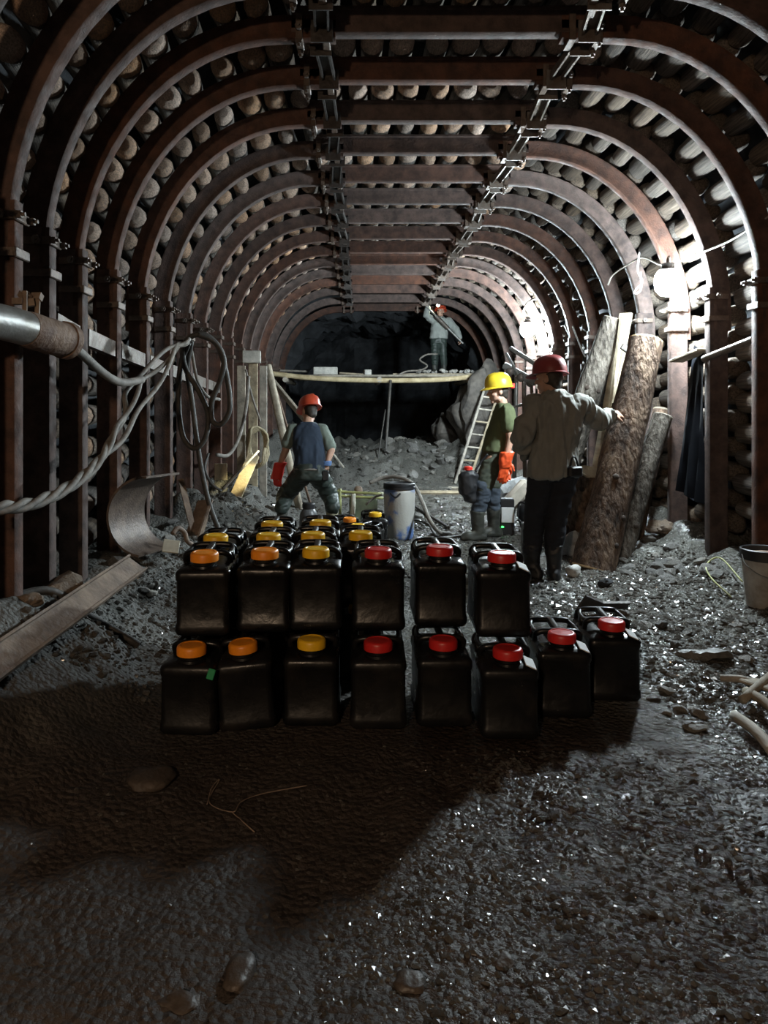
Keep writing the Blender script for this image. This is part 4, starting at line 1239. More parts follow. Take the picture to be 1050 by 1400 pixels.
# power wires on the right wall
cable([W(1075, 280, 5.1), W(1040, 303, 5.25), W(1000, 328, 5.6), W(965, 343, 5.9), W(938, 352, 6.1), W(916, 366, 6.33)], 0.009, 'thin power wire running from the right edge to the near lamp', M_CABLE, name='power_wire', cat='wire')
cable([W(914, 366, 6.36), W(898, 360, 6.6), W(878, 352, 6.9), W(858, 362, 7.2), W(838, 376, 7.5), W(831, 390, 7.55)], 0.009, 'thin power wire leaving the near lamp leftward', M_CABLE, name='power_wire', cat='wire')
cable([W(874, 345, 6.95), W(872, 370, 6.95), W(878, 385, 6.95), W(870, 395, 6.95), W(868, 401, 6.95), W(876, 396, 6.95), W(876, 372, 6.95)], 0.008, 'pale wire hook dangling left of the near lamp', M_LABEL, name='wire_hook', cat='hook')
cable([W(721, 434, 11.38), W(716, 424, 11.3), W(724, 412, 11.2), W(742, 406, 11.0), W(762, 414, 10.6), W(778, 414, 10.2)], 0.018, 'pale power wire looping down to the far lamp', M_CABLE, name='power_wire', cat='wire')
b = MB(); pts = []
for k in range(70):
    a = k / 70 * 2 * math.pi * 5
    pts.append(W(786, 405, 9.9) + Vector((0.06 * math.cos(a), 0.03 * math.sin(k), 0.15 * math.sin(a) + 0.05 * math.sin(k * 0.11))))
b.tube(pts, 0.010, 6); tag(b.build('wire_coil', M_CABLE, smooth=True), 'small coil of wire hung on the right ribs before the far lamp', 'wire')
pole(W(783, 470, 9.9), W(772, 444, 10.1), 0.012, 'thin rod stuck in the right wall above the maroon helmet', M_PIPE, 'rod', 'rod')
cable([W(783, 446, 9.4), W(792, 470, 9.2), W(800, 488, 9.1)], 0.01, 'thin cable hanging on the right wall behind the maroon helmet', M_CABLE)

# medium stones, each its own
rr = random.Random(11)
STM = []
for k in range(6):
    o = rock('loose_stone', (0, 0, 0), (1, 1, 0.75), 60 + k, M_STONE, sub=2)
    STM.append(o.data); bpy.data.objects.remove(o)
def scatter(n, fx, fy, smin, smax, label, group, m=None, name='loose_stone'):
    for k in range(n):
        x, y = fx(), fy()
        s = rr.uniform(smin, smax)
        o = bpy.data.objects.new(name, rr.choice(STM))
        COL.objects.link(o)
        o.location = (x, y, gz(x, y) - s * 0.42)
        o.rotation_euler = (rr.uniform(-0.3, 0.3), rr.uniform(-0.3, 0.3), rr.uniform(0, 6.28))
        o.scale = (s * rr.uniform(0.8, 1.4), s * rr.uniform(0.8, 1.2), s * rr.uniform(0.7, 1.0))
        tag(o, label, 'stone', group)
scatter(44, lambda: rr.uniform(1.35, 2.5), lambda: rr.uniform(3.0, 5.6), 0.02, 0.05, 'loose grey stone on the wet rubble right of the jerrycans', 'loose stones right of the jerrycans')
scatter(40, lambda: rr.uniform(2.2, 2.85), lambda: rr.uniform(5.4, 8.0), 0.03, 0.085, 'loose stone in the heap around the foot of the leaning logs', 'loose stones by the leaning logs')
scatter(70, lambda: rr.uniform(-1.5, 2.6), lambda: rr.uniform(13.4, 15.6), 0.05, 0.15, 'grey stone on the muck pile below the platform', 'stones on the muck pile')
scatter(45, lambda: rr.uniform(-1.7, -1.05), lambda: rr.uniform(4.6, 9.5), 0.025, 0.085, 'stone in the muck heaped along the left wall', 'stones along the left wall')
scatter(30, lambda: rr.uniform(1.9, 2.7), lambda: rr.uniform(12.2, 14.6), 0.06, 0.17, 'broken stone in the heap at the foot of the ladder', 'stones at the ladder foot')
scatter(22, lambda: rr.uniform(-0.9, 1.9), lambda: rr.uniform(8.6, 12.5), 0.03, 0.08, 'stone on the open floor behind the barrel', 'stones behind the barrel')

# fine crushed rock: nobody could count it
def gravel():
    bm0 = bmesh.new(); bmesh.ops.create_icosphere(bm0, subdivisions=1, radius=1)
    bv = np.array([v.co[:] for v in bm0.verts]); bf = np.array([[v.index for v in f.verts] for f in bm0.faces]); bm0.free()
    g = np.random.default_rng(3)
    sets = []
    def put(n, x0, x1, y0, y1, s0, s1, keep=None):
        x = g.uniform(x0, x1, n); y = g.uniform(y0, y1, n)
        if keep is not None:
            k = keep(x, y); x, y = x[k], y[k]
        s = s0 + (s1 - s0) * g.random(len(x)) ** 2.5
        sets.append((x, y, s))
    put(9000, 0.2, 2.6, 1.4, 3.6, 0.003, 0.015, lambda x, y: g.random(len(x)) < sstep(0.35, 1.2, x + 0.25 * (y - 2.0)))
    put(10000, 1.1, 2.8, 3.2, 6.2, 0.005, 0.026)
    put(6000, -0.8, 2.7, 5.6, 9.0, 0.006, 0.026)
    put(4000, -1.6, -0.85, 3.2, 8.5, 0.006, 0.026)
    put(2200, -1.6, 2.7, 9.0, 15.6, 0.012, 0.045)
    put(900, -1.0, 0.6, 1.4, 3.0, 0.003, 0.010)
    put(9000, -0.1, 1.1, 1.45, 2.75, 0.0035, 0.012, lambda x, y: (x > 0.02 + 0.75 * (y - 1.9) - 0.1) & (g.random(len(x)) < 0.75 - 0.5 * sstep(0.45, 1.0, x)))
    x = np.concatenate([s[0] for s in sets]); y = np.concatenate([s[1] for s in sets]); s = np.concatenate([q[2] for q in sets])
    inside = (x > -0.95) & (x < 1.4) & (y > 2.85) & (y < 4.6)
    x, y, s = x[~inside], y[~inside], s[~inside]
    z = ground_z(x, y) - s * 0.2
    n = len(x)
    V = bv[None] * (1 + 0.5 * (g.random((n, len(bv), 1)) - 0.5))
    V = V * np.stack([g.uniform(0.7, 1.5, n), g.uniform(0.7, 1.3, n), g.uniform(0.4, 0.9, n)], -1)[:, None] * s[:, None, None]
    a = g.uniform(0, 6.28, n); ca, sa = np.cos(a)[:, None], np.sin(a)[:, None]
    V = np.stack([V[..., 0] * ca - V[..., 1] * sa + x[:, None], V[..., 0] * sa + V[..., 1] * ca + y[:, None], V[..., 2] + z[:, None]], -1)
    Fc = (bf[None] + (np.arange(n) * len(bv))[:, None, None]).reshape(-1, 3)
    me = bpy.data.meshes.new('gravel'); me.from_pydata(V.reshape(-1, 3).tolist(), [], Fc.tolist())
    me.materials.append(mat('wet_crushed_rock', (0.10, 0.093, 0.083), 0.17, col2=(0.03, 0.027, 0.023), scale=9, rvar=0.1))
    o = link_mesh('gravel', me)
    tag(o, 'crushed wet rock fragments strewn over the tunnel floor', 'gravel', kind='stuff')
gravel()

# ------------------------------------------------------------------ people
M_SKIN = mat('skin', (0.52, 0.31, 0.22), 0.55, var=0.12, scale=14)
M_SKIND = mat('dusty_skin', (0.40, 0.23, 0.16), 0.6, var=0.15, scale=14)
M_HAIR = mat('dark_hair', (0.03, 0.022, 0.016), 0.6, var=0.3, scale=40)
M_SHIRTG = mat('grey_cotton', (0.21, 0.205, 0.185), 0.9, var=0.12, scale=6, bump=0.1, bscale=60)
M_NAVYT = mat('dark_navy_trouser_cloth', (0.012, 0.014, 0.021), 0.9, var=0.2, scale=6)
M_OLIVE = mat('olive_cotton', (0.085, 0.10, 0.045), 0.9, var=0.12, scale=6)
M_CAMO = mat('olive_work_trousers', (0.075, 0.085, 0.055), 0.85, col2=(0.03, 0.035, 0.026), scale=7)
M_JEAN = mat('blue_denim', (0.045, 0.058, 0.078), 0.85, var=0.25, scale=9)
M_VEST = mat('navy_vest', (0.022, 0.035, 0.060), 0.85, var=0.15, scale=6)
M_TEE = mat('grey_green_tee', (0.16, 0.19, 0.16), 0.9, var=0.12)
M_DGREEN = mat('dark_green_oilskin', (0.030, 0.042, 0.036), 0.5, var=0.3, scale=7)
M_BOOT = mat('muddy_rubber_boot', (0.085, 0.087, 0.07), 0.55, col2=(0.03, 0.032, 0.027), scale=7, ramp=(0.4, 0.7))
M_BOOTM = mat('clay_covered_boot', (0.38, 0.36, 0.24), 0.7, col2=(0.12, 0.12, 0.09), scale=9)
M_GLOVE = mat('orange_red_rubber_glove', (0.85, 0.10, 0.025), 0.45, var=0.1, scale=10)
M_GLOVER = mat('red_rubber_glove', (0.72, 0.035, 0.02), 0.45, var=0.1, scale=10)
M_HYEL = mat('yellow_helmet_shell', (0.78, 0.56, 0.03), 0.32, col2=(0.6, 0.42, 0.04), scale=9)
M_HMAR = mat('maroon_helmet_shell', (0.24, 0.035, 0.035), 0.4, col2=(0.16, 0.025, 0.025), scale=9)
M_HRED = mat('orange_red_helmet_shell', (0.62, 0.085, 0.035), 0.35, col2=(0.48, 0.06, 0.03), scale=9)
M_EYE = mat('eye', (0.5, 0.48, 0.45), 0.2, var=0.05)
M_JACK = mat('grey_jacket', (0.30, 0.32, 0.30), 0.85, var=0.15)
M_BLUEC = mat('blue_cloth', (0.12, 0.22, 0.45), 0.8, var=0.15)

V3 = Vector
class Fig:
    """collects overlapping closed solids, bake() fuses them into one smooth skin"""
    def __init__(s): s.b = MB()
    def c(s, p0, p1, r0, r1=None, n=14):
        r1 = r0 if r1 is None else r1
        p0, p1 = V3(p0), V3(p1)
        d = (p1 - p0)
        d = d.normalized() if d.length > 1e-6 else V3((0, 0, 1))
        pts, rs = [], []
        for k in range(4):
            a = math.radians(8 + 82 * k / 3); pts.append(p0 - d * (r0 * math.cos(a))); rs.append(r0 * math.sin(a))
        for k in range(4):
            a = math.radians(90 - 82 * k / 3); pts.append(p1 + d * (r1 * math.cos(a))); rs.append(r1 * math.sin(a))
        s.b.tube(pts, rs, n); return s
    def e(s, c, r, rot=None): s.b.ell(c, r, rot, 18, 12); return s
    def chain(s, pts, rs):
        for i in range(len(pts) - 1): s.c(pts[i], pts[i + 1], rs[i], rs[i + 1])
        return s
    def rings(s, rr, n=28, sq=2.4):
        """rr: (centre, half width along u, half depth along v, u, v)"""
        out = []
        for (c, a, d, u, v) in rr:
            c, u, v = V3(c), V3(u), V3(v)
            ring = []
            for j in range(n):
                t = 2 * math.pi * j / n
                ct, st = math.cos(t), math.sin(t)
                x = math.copysign(abs(ct) ** (2 / sq), ct); y = math.copysign(abs(st) ** (2 / sq), st)
                ring.append(c + u * (a * x) + v * (d * y))
            out.append(ring)
        s.b.loft(out); return s
    def bake(s, name, m, parent=None, loc=None, voxel=0.010, smooth=6, fold=None, mats2=None):
        me = s.b.mesh(name + '_raw', m)
        o = bpy.data.objects.new(name + '_raw', me); COL.objects.link(o)
        md = o.modifiers.new('r', 'REMESH'); md.mode = 'VOXEL'; md.voxel_size = voxel; md.use_smooth_shade = True
        sm = o.modifiers.new('s', 'SMOOTH'); sm.factor = 0.5; sm.iterations = smooth
        dg = bpy.context.evaluated_depsgraph_get()
        new = bpy.data.meshes.new_from_object(o.evaluated_get(dg))
        bpy.data.objects.remove(o); bpy.data.meshes.remove(me)
        new.name = name
        new.materials.clear(); new.materials.append(m)
        if fold:
            amp, fx, fy, fz, seed = fold
            n = len(new.vertices)
            co = np.empty(n * 3); new.vertices.foreach_get('co', co); co = co.reshape(-1, 3)
            nr = np.empty(n * 3); new.vertices.foreach_get('normal', nr); nr = nr.reshape(-1, 3)
            q = fbm(co[:, 0] * fx + seed, co[:, 1] * fy + seed * 2, co[:, 2] * fz, 3)
            q = (1 - np.abs(q) * 1.6)
            co += nr * (q * amp)[:, None]
            new.vertices.foreach_set('co', co.ravel())
        new.polygons.foreach_set('use_smooth', [True] * len(new.polygons))
        new.update()
        return link_mesh(name, new, parent, loc)

def head(f, c, fw, up=(0, 0, 1)):
    c = V3(c); fw = V3(fw).normalized(); up = V3(up); s = fw.cross(up).normalized(); up = s.cross(fw).normalized()
    R = Matrix((s, fw, up)).transposed()
    L = lambda x, y, z: c + s * x + fw * y + up * z
    f.e(L(0, -0.012, 0.025), (0.076, 0.096, 0.098), R)
    f.e(L(0, 0.030, -0.035), (0.062, 0.066, 0.078), R)
    f.c(L(0, 0.062, -0.095), L(0, 0.066, -0.098), 0.026)
    f.c(L(-0.045, 0.01, -0.075), L(0, 0.06, -0.09), 0.024)
    f.c(L(0.045, 0.01, -0.075), L(0, 0.06, -0.09), 0.024)
    f.c(L(0, 0.090, 0.018), L(0, 0.114, -0.022), 0.010, 0.015)
    f.c(L(-0.035, 0.080, 0.030), L(0.035, 0.080, 0.030), 0.015)
    f.c(L(-0.018, 0.088, -0.052), L(0.018, 0.088, -0.052), 0.0105)
    f.c(L(-0.015, 0.086, -0.066), L(0.015, 0.086, -0.066), 0.011)
    for k in (-1, 1):
        f.e(L(0.078 * k, -0.008, -0.005), (0.012, 0.022, 0.033), R)
        f.c(L(0.04 * k, 0.062, -0.025), L(0.045 * k, 0.05, -0.03), 0.024)
    return R, L

def hand(f, wrist, d, pn, curl=0.35, side=1, sc=1.0):
    """palm from the wrist along d, pn: direction the palm faces; side: which way the thumb leaves"""
    wrist, d, pn = V3(wrist), V3(d).normalized(), V3(pn).normalized()
    s = d.cross(pn).normalized() * side; pn = (pn - d * pn.dot(d)).normalized()
    R = Matrix((s, d, pn)).transposed()
    f.e(wrist + d * 0.05 * sc, (0.041 * sc, 0.055 * sc, 0.018 * sc), R)
    f.c(wrist, wrist + d * 0.03, 0.026 * sc, 0.024 * sc)
    for k, (o, ln) in enumerate(((0.030, 0.074), (0.010, 0.084), (-0.011, 0.077), (-0.030, 0.060))):
        p = wrist + d * 0.088 * sc + s * o * sc
        dr = (d + s * (o * 1.5)).normalized()
        f.c(p - dr * 0.03, p, 0.0105 * sc, 0.0105 * sc, 10)
        ang = 0.0
        for seg, q in enumerate((0.45, 0.32, 0.25)):
            ang += curl * (1.0 if seg else 0.7)
            dd = (dr * math.cos(ang) + pn * math.sin(ang)).normalized()
            e = p + dd * (ln * q * sc)
            f.c(p, e, (0.0100 - 0.0008 * seg) * sc, (0.0094 - 0.0008 * seg) * sc, 10)
            p = e
    p = wrist + d * 0.030 * sc + s * 0.030 * sc
    t1 = (d * 0.65 + s * 0.7 + pn * 0.2).normalized(); e = p + t1 * 0.040 * sc; f.c(p, e, 0.014 * sc, 0.012 * sc, 10)
    t2 = (d * 0.85 + s * 0.25 + pn * 0.35).normalized(); f.c(e, e + t2 * 0.034 * sc, 0.0115 * sc, 0.009 * sc, 10)

def helmet(parent, c, fw, up, m, lamp=None, sc=1.0, ridge=True, lens=1.0):
    """c: centre of the rim, in the parent's space"""
    c = V3(c); fw = V3(fw).normalized(); up = V3(up).normalized(); s = fw.cross(up).normalized(); up = s.cross(fw).normalized()
    L = lambda x, y, z: c + (s * x + fw * y + up * z) * sc
    n = 36
    rings = []
    for (k, z) in ((1.0, 0.0), (1.0, 0.018), (0.985, 0.045), (0.93, 0.075), (0.82, 0.100), (0.64, 0.120), (0.40, 0.133), (0.14, 0.139)):
        ring = []
        for j in range(n):
            t = 2 * math.pi * j / n
            x, y = math.cos(t), math.sin(t)
            rz = z + (0.010 * max(0, 1 - abs(x * k) * 4.5) * (1 if z > 0.06 else 0) if ridge else 0)
            rz += 0.006 * max(0, 1 - abs(abs(x * k) - 0.45) * 9) * (1 if z > 0.06 else 0) if ridge else 0
            ring.append(L(0.112 * k * x, 0.135 * k * y, rz))
        rings.append(ring)
    b = MB(); b.loft(rings); b.v = [V3(p) for p in b.v]
    me = b.mesh('helmet', m, None, 50)
    h = link_mesh('helmet', me, parent)
    br = MB()
    R0, R1, R2, R3 = [], [], [], []
    for j in range(n):
        t = 2 * math.pi * j / n
        x, y = math.cos(t), math.sin(t)
        ext = 0.014 + 0.040 * max(0, y) ** 3
        R0.append(L(0.108 * x, 0.131 * y, 0.008)); R1.append(L((0.112 + ext) * x, (0.135 + ext) * y, -0.004 - 0.014 * max(0, y) ** 2))
        R2.append(L((0.112 + ext) * x, (0.135 + ext) * y, -0.010 - 0.014 * max(0, y) ** 2)); R3.append(L(0.108 * x, 0.131 * y, -0.004))
    br.loft([R0, R1, R2, R3, R0], caps=False)
    link_mesh('brim', br.mesh('brim', m, None, 50), h)
    st = MB(); pts = [L(0.113 * math.cos(2 * math.pi * j / n), 0.136 * math.sin(2 * math.pi * j / n), 0.024) for j in range(n)]
    if lamp:
        lb = MB(); p = L(0, 0.135, 0.055)
        lb.cyl(p - fw * 0.02, p + fw * 0.035, 0.028 * lens, 0.032 * lens, 16); link_mesh('headlamp', lb.mesh('headlamp', M_BLACK, None, 40), h)
        ln = MB(); ln.cyl(p + fw * 0.034, p + fw * 0.040, 0.027 * lens, 0.025 * lens, 16); link_mesh('headlamp_lens', ln.mesh('headlamp_lens', emit('headlamp_glass', lamp[0], lamp[1]), None, 40), h)
        return h, p + fw * 0.05
    return h, None

def boot(parent, ankle, toe_dir, m, shaft=0.30, tilt=(0, 0, 1)):
    f = Fig(); a = V3(ankle); d = V3((toe_dir[0], toe_dir[1], 0)).normalized(); z = V3((0, 0, 1)); tl = V3(tilt).normalized()
    s = V3((d.y, -d.x, 0))
    g = a.z - 0.045
    f.rings([(a - z * 0.045 + tl * 0.0, 0.052, 0.06, s, d), (a + tl * 0.05, 0.053, 0.062, s, d), (a + tl * (shaft - 0.05), 0.068, 0.072, s, d), (a + tl * shaft, 0.071, 0.075, s, d)])
    f.rings([(a + z * (-g - 0.0 + 0.0) * 0 + V3((0, 0, -a.z + 0.004)) + d * 0.045, 0.052, 0.145, s, d), (V3((a.x, a.y, 0.03)) + d * 0.045, 0.054, 0.148, s, d), (V3((a.x, a.y, 0.065)) + d * 0.040, 0.050, 0.135, s, d), (V3((a.x, a.y, 0.10)) + d * 0.015, 0.042, 0.085, s, d)])
    o = f.bake('boot', m, parent, voxel=0.011, smooth=5, fold=(0.006, 9, 9, 16, a.x * 10))
    return o

def eyes(parent, L, m=M_EYE):
    for k in (-1, 1):
        b = MB(); b.ell(L(0.031 * k, 0.0815, 0.008), (0.014, 0.012, 0.010), None, 10, 8)
        b.m = 1; b.ell(L(0.031 * k, 0.0915, 0.008), (0.006, 0.005, 0.006), None, 8, 6)
        link_mesh('eye', b.mesh('eye', [m, M_HAIR], None, True), parent)

def hair(parent, c, R, L):
    f = Fig()
    f.e(L(0, -0.024, 0.012), (0.080, 0.092, 0.088), R); f.e(L(0, -0.06, -0.045), (0.058, 0.045, 0.05), R)
    return f.bake('hair', M_HAIR, parent, voxel=0.010, smooth=4)

X_, Y_, Z_ = V3((1, 0, 0)), V3((0, 1, 0)), V3((0, 0, 1))

# --- person in the grey shirt, seen from behind, one hand on the thick log
def person_grey():
    org = V3((canx(745, 5.8), 5.8, 0)); org.z = gz(org.x, org.y)
    f = Fig()
    hc = V3((0.045, 0.05, 1.615)); fw = V3((-0.78, 0.62, -0.06))
    R, L = head(f, hc, fw)
    f.c((0.09, 0.02, 1.45), hc - V3((-0.005, 0.01, 0.06)), 0.062, 0.056)
    f.rings([((0.075, 0.02, 0.86), 0.15, 0.10, X_, Y_), ((0.08, 0.02, 1.08), 0.14, 0.095, X_, Y_), ((0.10, 0.02, 1.32), 0.165, 0.10, X_, Y_), ((0.10, 0.02, 1.43), 0.12, 0.07, X_, Y_)])
    shL, elL, wrL = V3((-0.085, 0.02, 1.395)), V3((-0.205, -0.03, 1.13)), V3((-0.09, 0.17, 1.0))
    shR, elR, wrR = V3((0.295, 0.03, 1.40)), V3((0.485, 0.17, 1.275)), V3((0.665, 0.345, 1.325))
    f.chain([shL, elL, wrL], [0.052, 0.042, 0.028]); f.chain([shR, elR, wrR], [0.052, 0.042, 0.028])
    hand(f, wrR, (0.75, 0.45, 0.05), (0.45, 0.75, -0.35), 0.45, -1)
    hand(f, wrL, (0.7, 0.1, -0.5), (0.4, -0.7, 0.3), 0.3, 1)
    hipL, knL, anL = V3((-0.02, 0.02, 0.88)), V3((-0.075, 0.05, 0.48)), V3((-0.10, 0.02, 0.075))
    hipR, knR, anR = V3((0.165, 0.02, 0.88)), V3((0.10, 0.02, 0.48)), V3((0.065, -0.03, 0.075))
    f.chain([hipL, knL, anL], [0.085, 0.055, 0.04]); f.chain([hipR, knR, anR], [0.085, 0.055, 0.04])
    f.c(anL, anL + V3((-0.07, 0.09, -0.03)), 0.035, 0.03); f.c(anR, anR + V3((0.02, 0.11, -0.03)), 0.035, 0.03)
    body = f.bake('person', M_SKIND, None, org, 0.0075, 3)
    tag(body, 'person in grey long-sleeved shirt and maroon helmet touching the thick log', 'person')
    g = Fig()
    g.rings([((0.075, 0.01, 0.825), 0.190, 0.145, X_, Y_), ((0.075, 0.01, 0.90), 0.188, 0.145, X_, Y_), ((0.085, 0.015, 1.08), 0.170, 0.132, X_, Y_), ((0.10, 0.02, 1.30), 0.190, 0.132, X_, Y_),
             ((0.105, 0.025, 1.40), 0.185, 0.115, X_, Y_), ((0.095, 0.03, 1.475), 0.095, 0.085, X_, Y_), ((0.09, 0.03, 1.505), 0.072, 0.070, X_, Y_)])
    g.chain([shL, elL, wrL - V3((0.02, 0.02, 0))], [0.080, 0.072, 0.05]); g.chain([shR, elR, elR.lerp(wrR, 0.9)], [0.082, 0.066, 0.044])
    g.c(shL, (0.03, 0.02, 1.30), 0.08, 0.10); g.c(shR, (0.19, 0.02, 1.30), 0.08, 0.10)
    g.bake('shirt', M_SHIRTG, body, None, 0.010, 5, (0.030, 12, 12, 3.0, 3.1))
    t = Fig()
    t.rings([((0.07, 0.02, 0.80), 0.175, 0.125, X_, Y_), ((0.075, 0.02, 0.92), 0.172, 0.12, X_, Y_), ((0.078, 0.02, 1.0), 0.165, 0.115, X_, Y_)])
    t.chain([hipL + V3((0, 0, -0.05)), knL, anL + Z_ * 0.16], [0.108, 0.080, 0.072]); t.chain([hipR + V3((0, 0, -0.05)), knR, anR + Z_ * 0.16], [0.108, 0.082, 0.074])
    t.bake('trousers', M_NAVYT, body, None, 0.011, 5, (0.010, 6, 6, 14, 1.3))
    boot(body, anL, (-0.6, 0.8), M_BLACK, 0.20); boot(body, anR, (0.2, 1), M_BLACK, 0.20)
    helmet(body, L(0, -0.008, 0.045), fw, (0.10, 0.05, 1), M_HMAR, None, 1.06)
    hair(body, hc, R, L); eyes(body, L)
    b = MB(); b.box((0.20, -0.14, 0.875), (0.115, 0.06, 0.085), rotz(0.25), 0.012); link_mesh('battery_pack', b.mesh('battery_pack', M_BLACK), body)
    b = MB(); b.tube(catmull([(0.16, -0.15, 0.92), (0.17, -0.16, 0.98), (0.20, -0.15, 0.99), (0.23, -0.13, 0.92)], 4), 0.008, 6); link_mesh('pack_loop', b.mesh('pack_loop', M_BLACK), body)
person_grey()

# --- young person in yellow helmet, in profile, orange gauntlets
def person_yellow():
    org = V3((canx(668, 7.62), 7.62, 0)); org.z = gz(org.x, org.y)
    f = Fig()
    hc = V3((0.10, 0.0, 1.555)); fw = V3((-1, -0.05, -0.10))
    R, L = head(f, hc, fw)
    f.c((0.155, 0, 1.40), hc + V3((0.03, 0, -0.05)), 0.056, 0.052)
    f.rings([((0.05, 0, 0.86), 0.10, 0.15, X_, Y_), ((0.09, 0, 1.05), 0.095, 0.14, X_, Y_), ((0.155, 0, 1.27), 0.105, 0.165, X_, Y_), ((0.16, 0, 1.39), 0.07, 0.12, X_, Y_)])
    shN, elN, wrN = V3((0.16, -0.185, 1.345)), V3((0.185, -0.225, 1.06)), V3((0.125, -0.245, 0.83))
    shF, elF, wrF = V3((0.16, 0.185, 1.345)), V3((0.225, 0.24, 1.06)), V3((0.23, 0.22, 0.82))
    f.chain([shN, elN, wrN], [0.048, 0.039, 0.027]); f.chain([shF, elF, wrF], [0.048, 0.039, 0.027])
    hand(f, wrN, (-0.12, -0.02, -1), (-0.2, 1, 0), 0.25, 1); hand(f, wrF, (0.0, 0, -1), (-0.2, -1, 0), 0.25, -1)
    hipN, knN, anN = V3((0.03, -0.09, 0.87)), V3((-0.085, -0.115, 0.47)), V3((-0.135, -0.12, 0.08))
    hipF, knF, anF = V3((0.05, 0.09, 0.87)), V3((0.055, 0.10, 0.47)), V3((0.075, 0.10, 0.08))
    f.chain([hipN, knN, anN], [0.08, 0.052, 0.038]); f.chain([hipF, knF, anF], [0.08, 0.052, 0.038])
    f.c(anN, anN + V3((-0.11, 0, -0.03)), 0.034, 0.03); f.c(anF, anF + V3((-0.11, 0, -0.03)), 0.034, 0.03)
    body = f.bake('person', M_SKIN, None, org, 0.0075, 3)
    tag(body, 'person in yellow helmet, olive tee and orange gauntlet gloves standing in profile', 'person')
    g = Fig()
    g.rings([((0.055, 0, 0.925), 0.128, 0.185, X_, Y_), ((0.085, 0, 1.05), 0.122, 0.175, X_, Y_), ((0.155, 0, 1.25), 0.135, 0.19, X_, Y_), ((0.165, 0, 1.37), 0.095, 0.165, X_, Y_), ((0.155, 0, 1.43), 0.066, 0.075, X_, Y_)])
    g.chain([shN, shN.lerp(elN, 0.55)], [0.074, 0.070]); g.chain([shF, shF.lerp(elF, 0.55)], [0.074, 0.070])
    g.bake('tee_shirt', M_OLIVE, body, None, 0.010, 5, (0.009, 10, 10, 5, 5.2))
    t = Fig()
    t.rings([((0.045, 0, 0.80), 0.130, 0.175, X_, Y_), ((0.05, 0, 0.92), 0.118, 0.168, X_, Y_), ((0.06, 0, 0.99), 0.108, 0.158, X_, Y_)])
    t.chain([hipN + Z_ * -0.06, knN + Z_ * 0.08], [0.105, 0.092]); t.chain([hipF + Z_ * -0.06, knF + Z_ * 0.08], [0.105, 0.092])
    t.bake('trousers', M_CAMO, body, None, 0.011, 5, (0.010, 6, 6, 14, 2.3))
    j = Fig()
    j.chain([knN + Z_ * 0.10, knN, anN + Z_ * 0.22], [0.088, 0.082, 0.068]); o = j.bake('jeans_leg', M_JEAN, body, None, 0.011, 5, (0.012, 7, 7, 18, 4.3))
    j = Fig()
    j.chain([knF + Z_ * 0.10, knF, anF + Z_ * 0.22], [0.088, 0.082, 0.068]); o = j.bake('jeans_leg', M_JEAN, body, None, 0.011, 5, (0.012, 7, 7, 18, 6.3))
    boot(body, anN, (-1, -0.15), M_BOOT, 0.23); boot(body, anF, (-1, -0.3), M_BOOT, 0.23)
    for (el, wr, d, pn, sd) in ((elN, wrN, (-0.12, -0.02, -1), (-0.2, 1, 0), 1), (elF, wrF, (0.0, 0, -1), (-0.2, -1, 0), -1)):
        q = Fig(); top = wr.lerp(el, 0.42)
        q.rings([(top, 0.075, 0.070, X_, Y_), (wr, 0.060, 0.052, X_, Y_), (wr + V3((-0.005, 0, -0.06)), 0.055, 0.036, X_, Y_)])
        hand(q, wr + V3((0, 0, -0.005)), d, pn, 0.22, sd, 1.32)
        q.bake('glove', M_GLOVE, body, None, 0.0085, 4, (0.006, 14, 14, 14, 1.7))
    h, _ = helmet(body, L(0, -0.010, 0.050), fw, (0.06, 0, 1), M_HYEL, None, 1.08)
    b = MB(); b.box(tuple(L(0, -0.165, 0.05)), (0.03, 0.05, 0.05), None, 0.006); link_mesh('tail_light', b.mesh('tail_light', emit('red_tail_light', (1.0, 0.05, 0.04), 1.2)), h)
    b = MB(); b.tube(catmull([L(0.08, -0.05, 0.05), L(0.082, -0.02, -0.03), L(0.05, 0.05, -0.11), L(0, 0.075, -0.125)], 5), 0.006, 6); link_mesh('chin_strap', b.mesh('chin_strap', M_BLACK), h)
    hair(body, hc, R, L); eyes(body, L)
    b = MB(); b.tube(catmull([(0.25, -0.16, 1.25), (0.285, -0.18, 1.10), (0.24, -0.19, 1.0), (0.22, -0.2, 0.92), (0.16, -0.2, 0.89)], 5), 0.006, 6); link_mesh('lamp_cord', b.mesh('lamp_cord', M_BLACK), body)
    # tool pack hanging before the thigh
    base = org + V3((-0.235, -0.13, 0.40))
    root = empty('tool_pack', base, 0, 'black tool pack with red cap hanging before the thigh of the yellow-helmeted person', 'tool pack')
    q = Fig(); q.rings([(base + V3((0.02, 0, 0.0)), 0.06, 0.05, X_, Y_), (base + V3((0, 0, 0.12)), 0.095, 0.07, X_, Y_), (base + V3((0, 0, 0.28)), 0.10, 0.07, X_, Y_), (base + V3((0, 0, 0.33)), 0.06, 0.05, X_, Y_)])
    o = q.bake('pack', M_BLACK, None, None, 0.012, 4, (0.014, 9, 9, 9, 3.3)); o.parent = root; o.location = -base
    b = MB(); b.lathe([(0.035, 0.33), (0.045, 0.335), (0.045, 0.365), (0.03, 0.375)], base, 14); b.build('cap', M_GLOVER, root, smooth=40)
    b = MB(); b.tube(catmull([base + V3((0.06, 0, 0.31)), base + V3((0.14, 0, 0.43)), base + V3((0.20, -0.02, 0.50))], 5), 0.012, 6); b.build('strap', M_BLACK, root, smooth=True)
person_yellow()

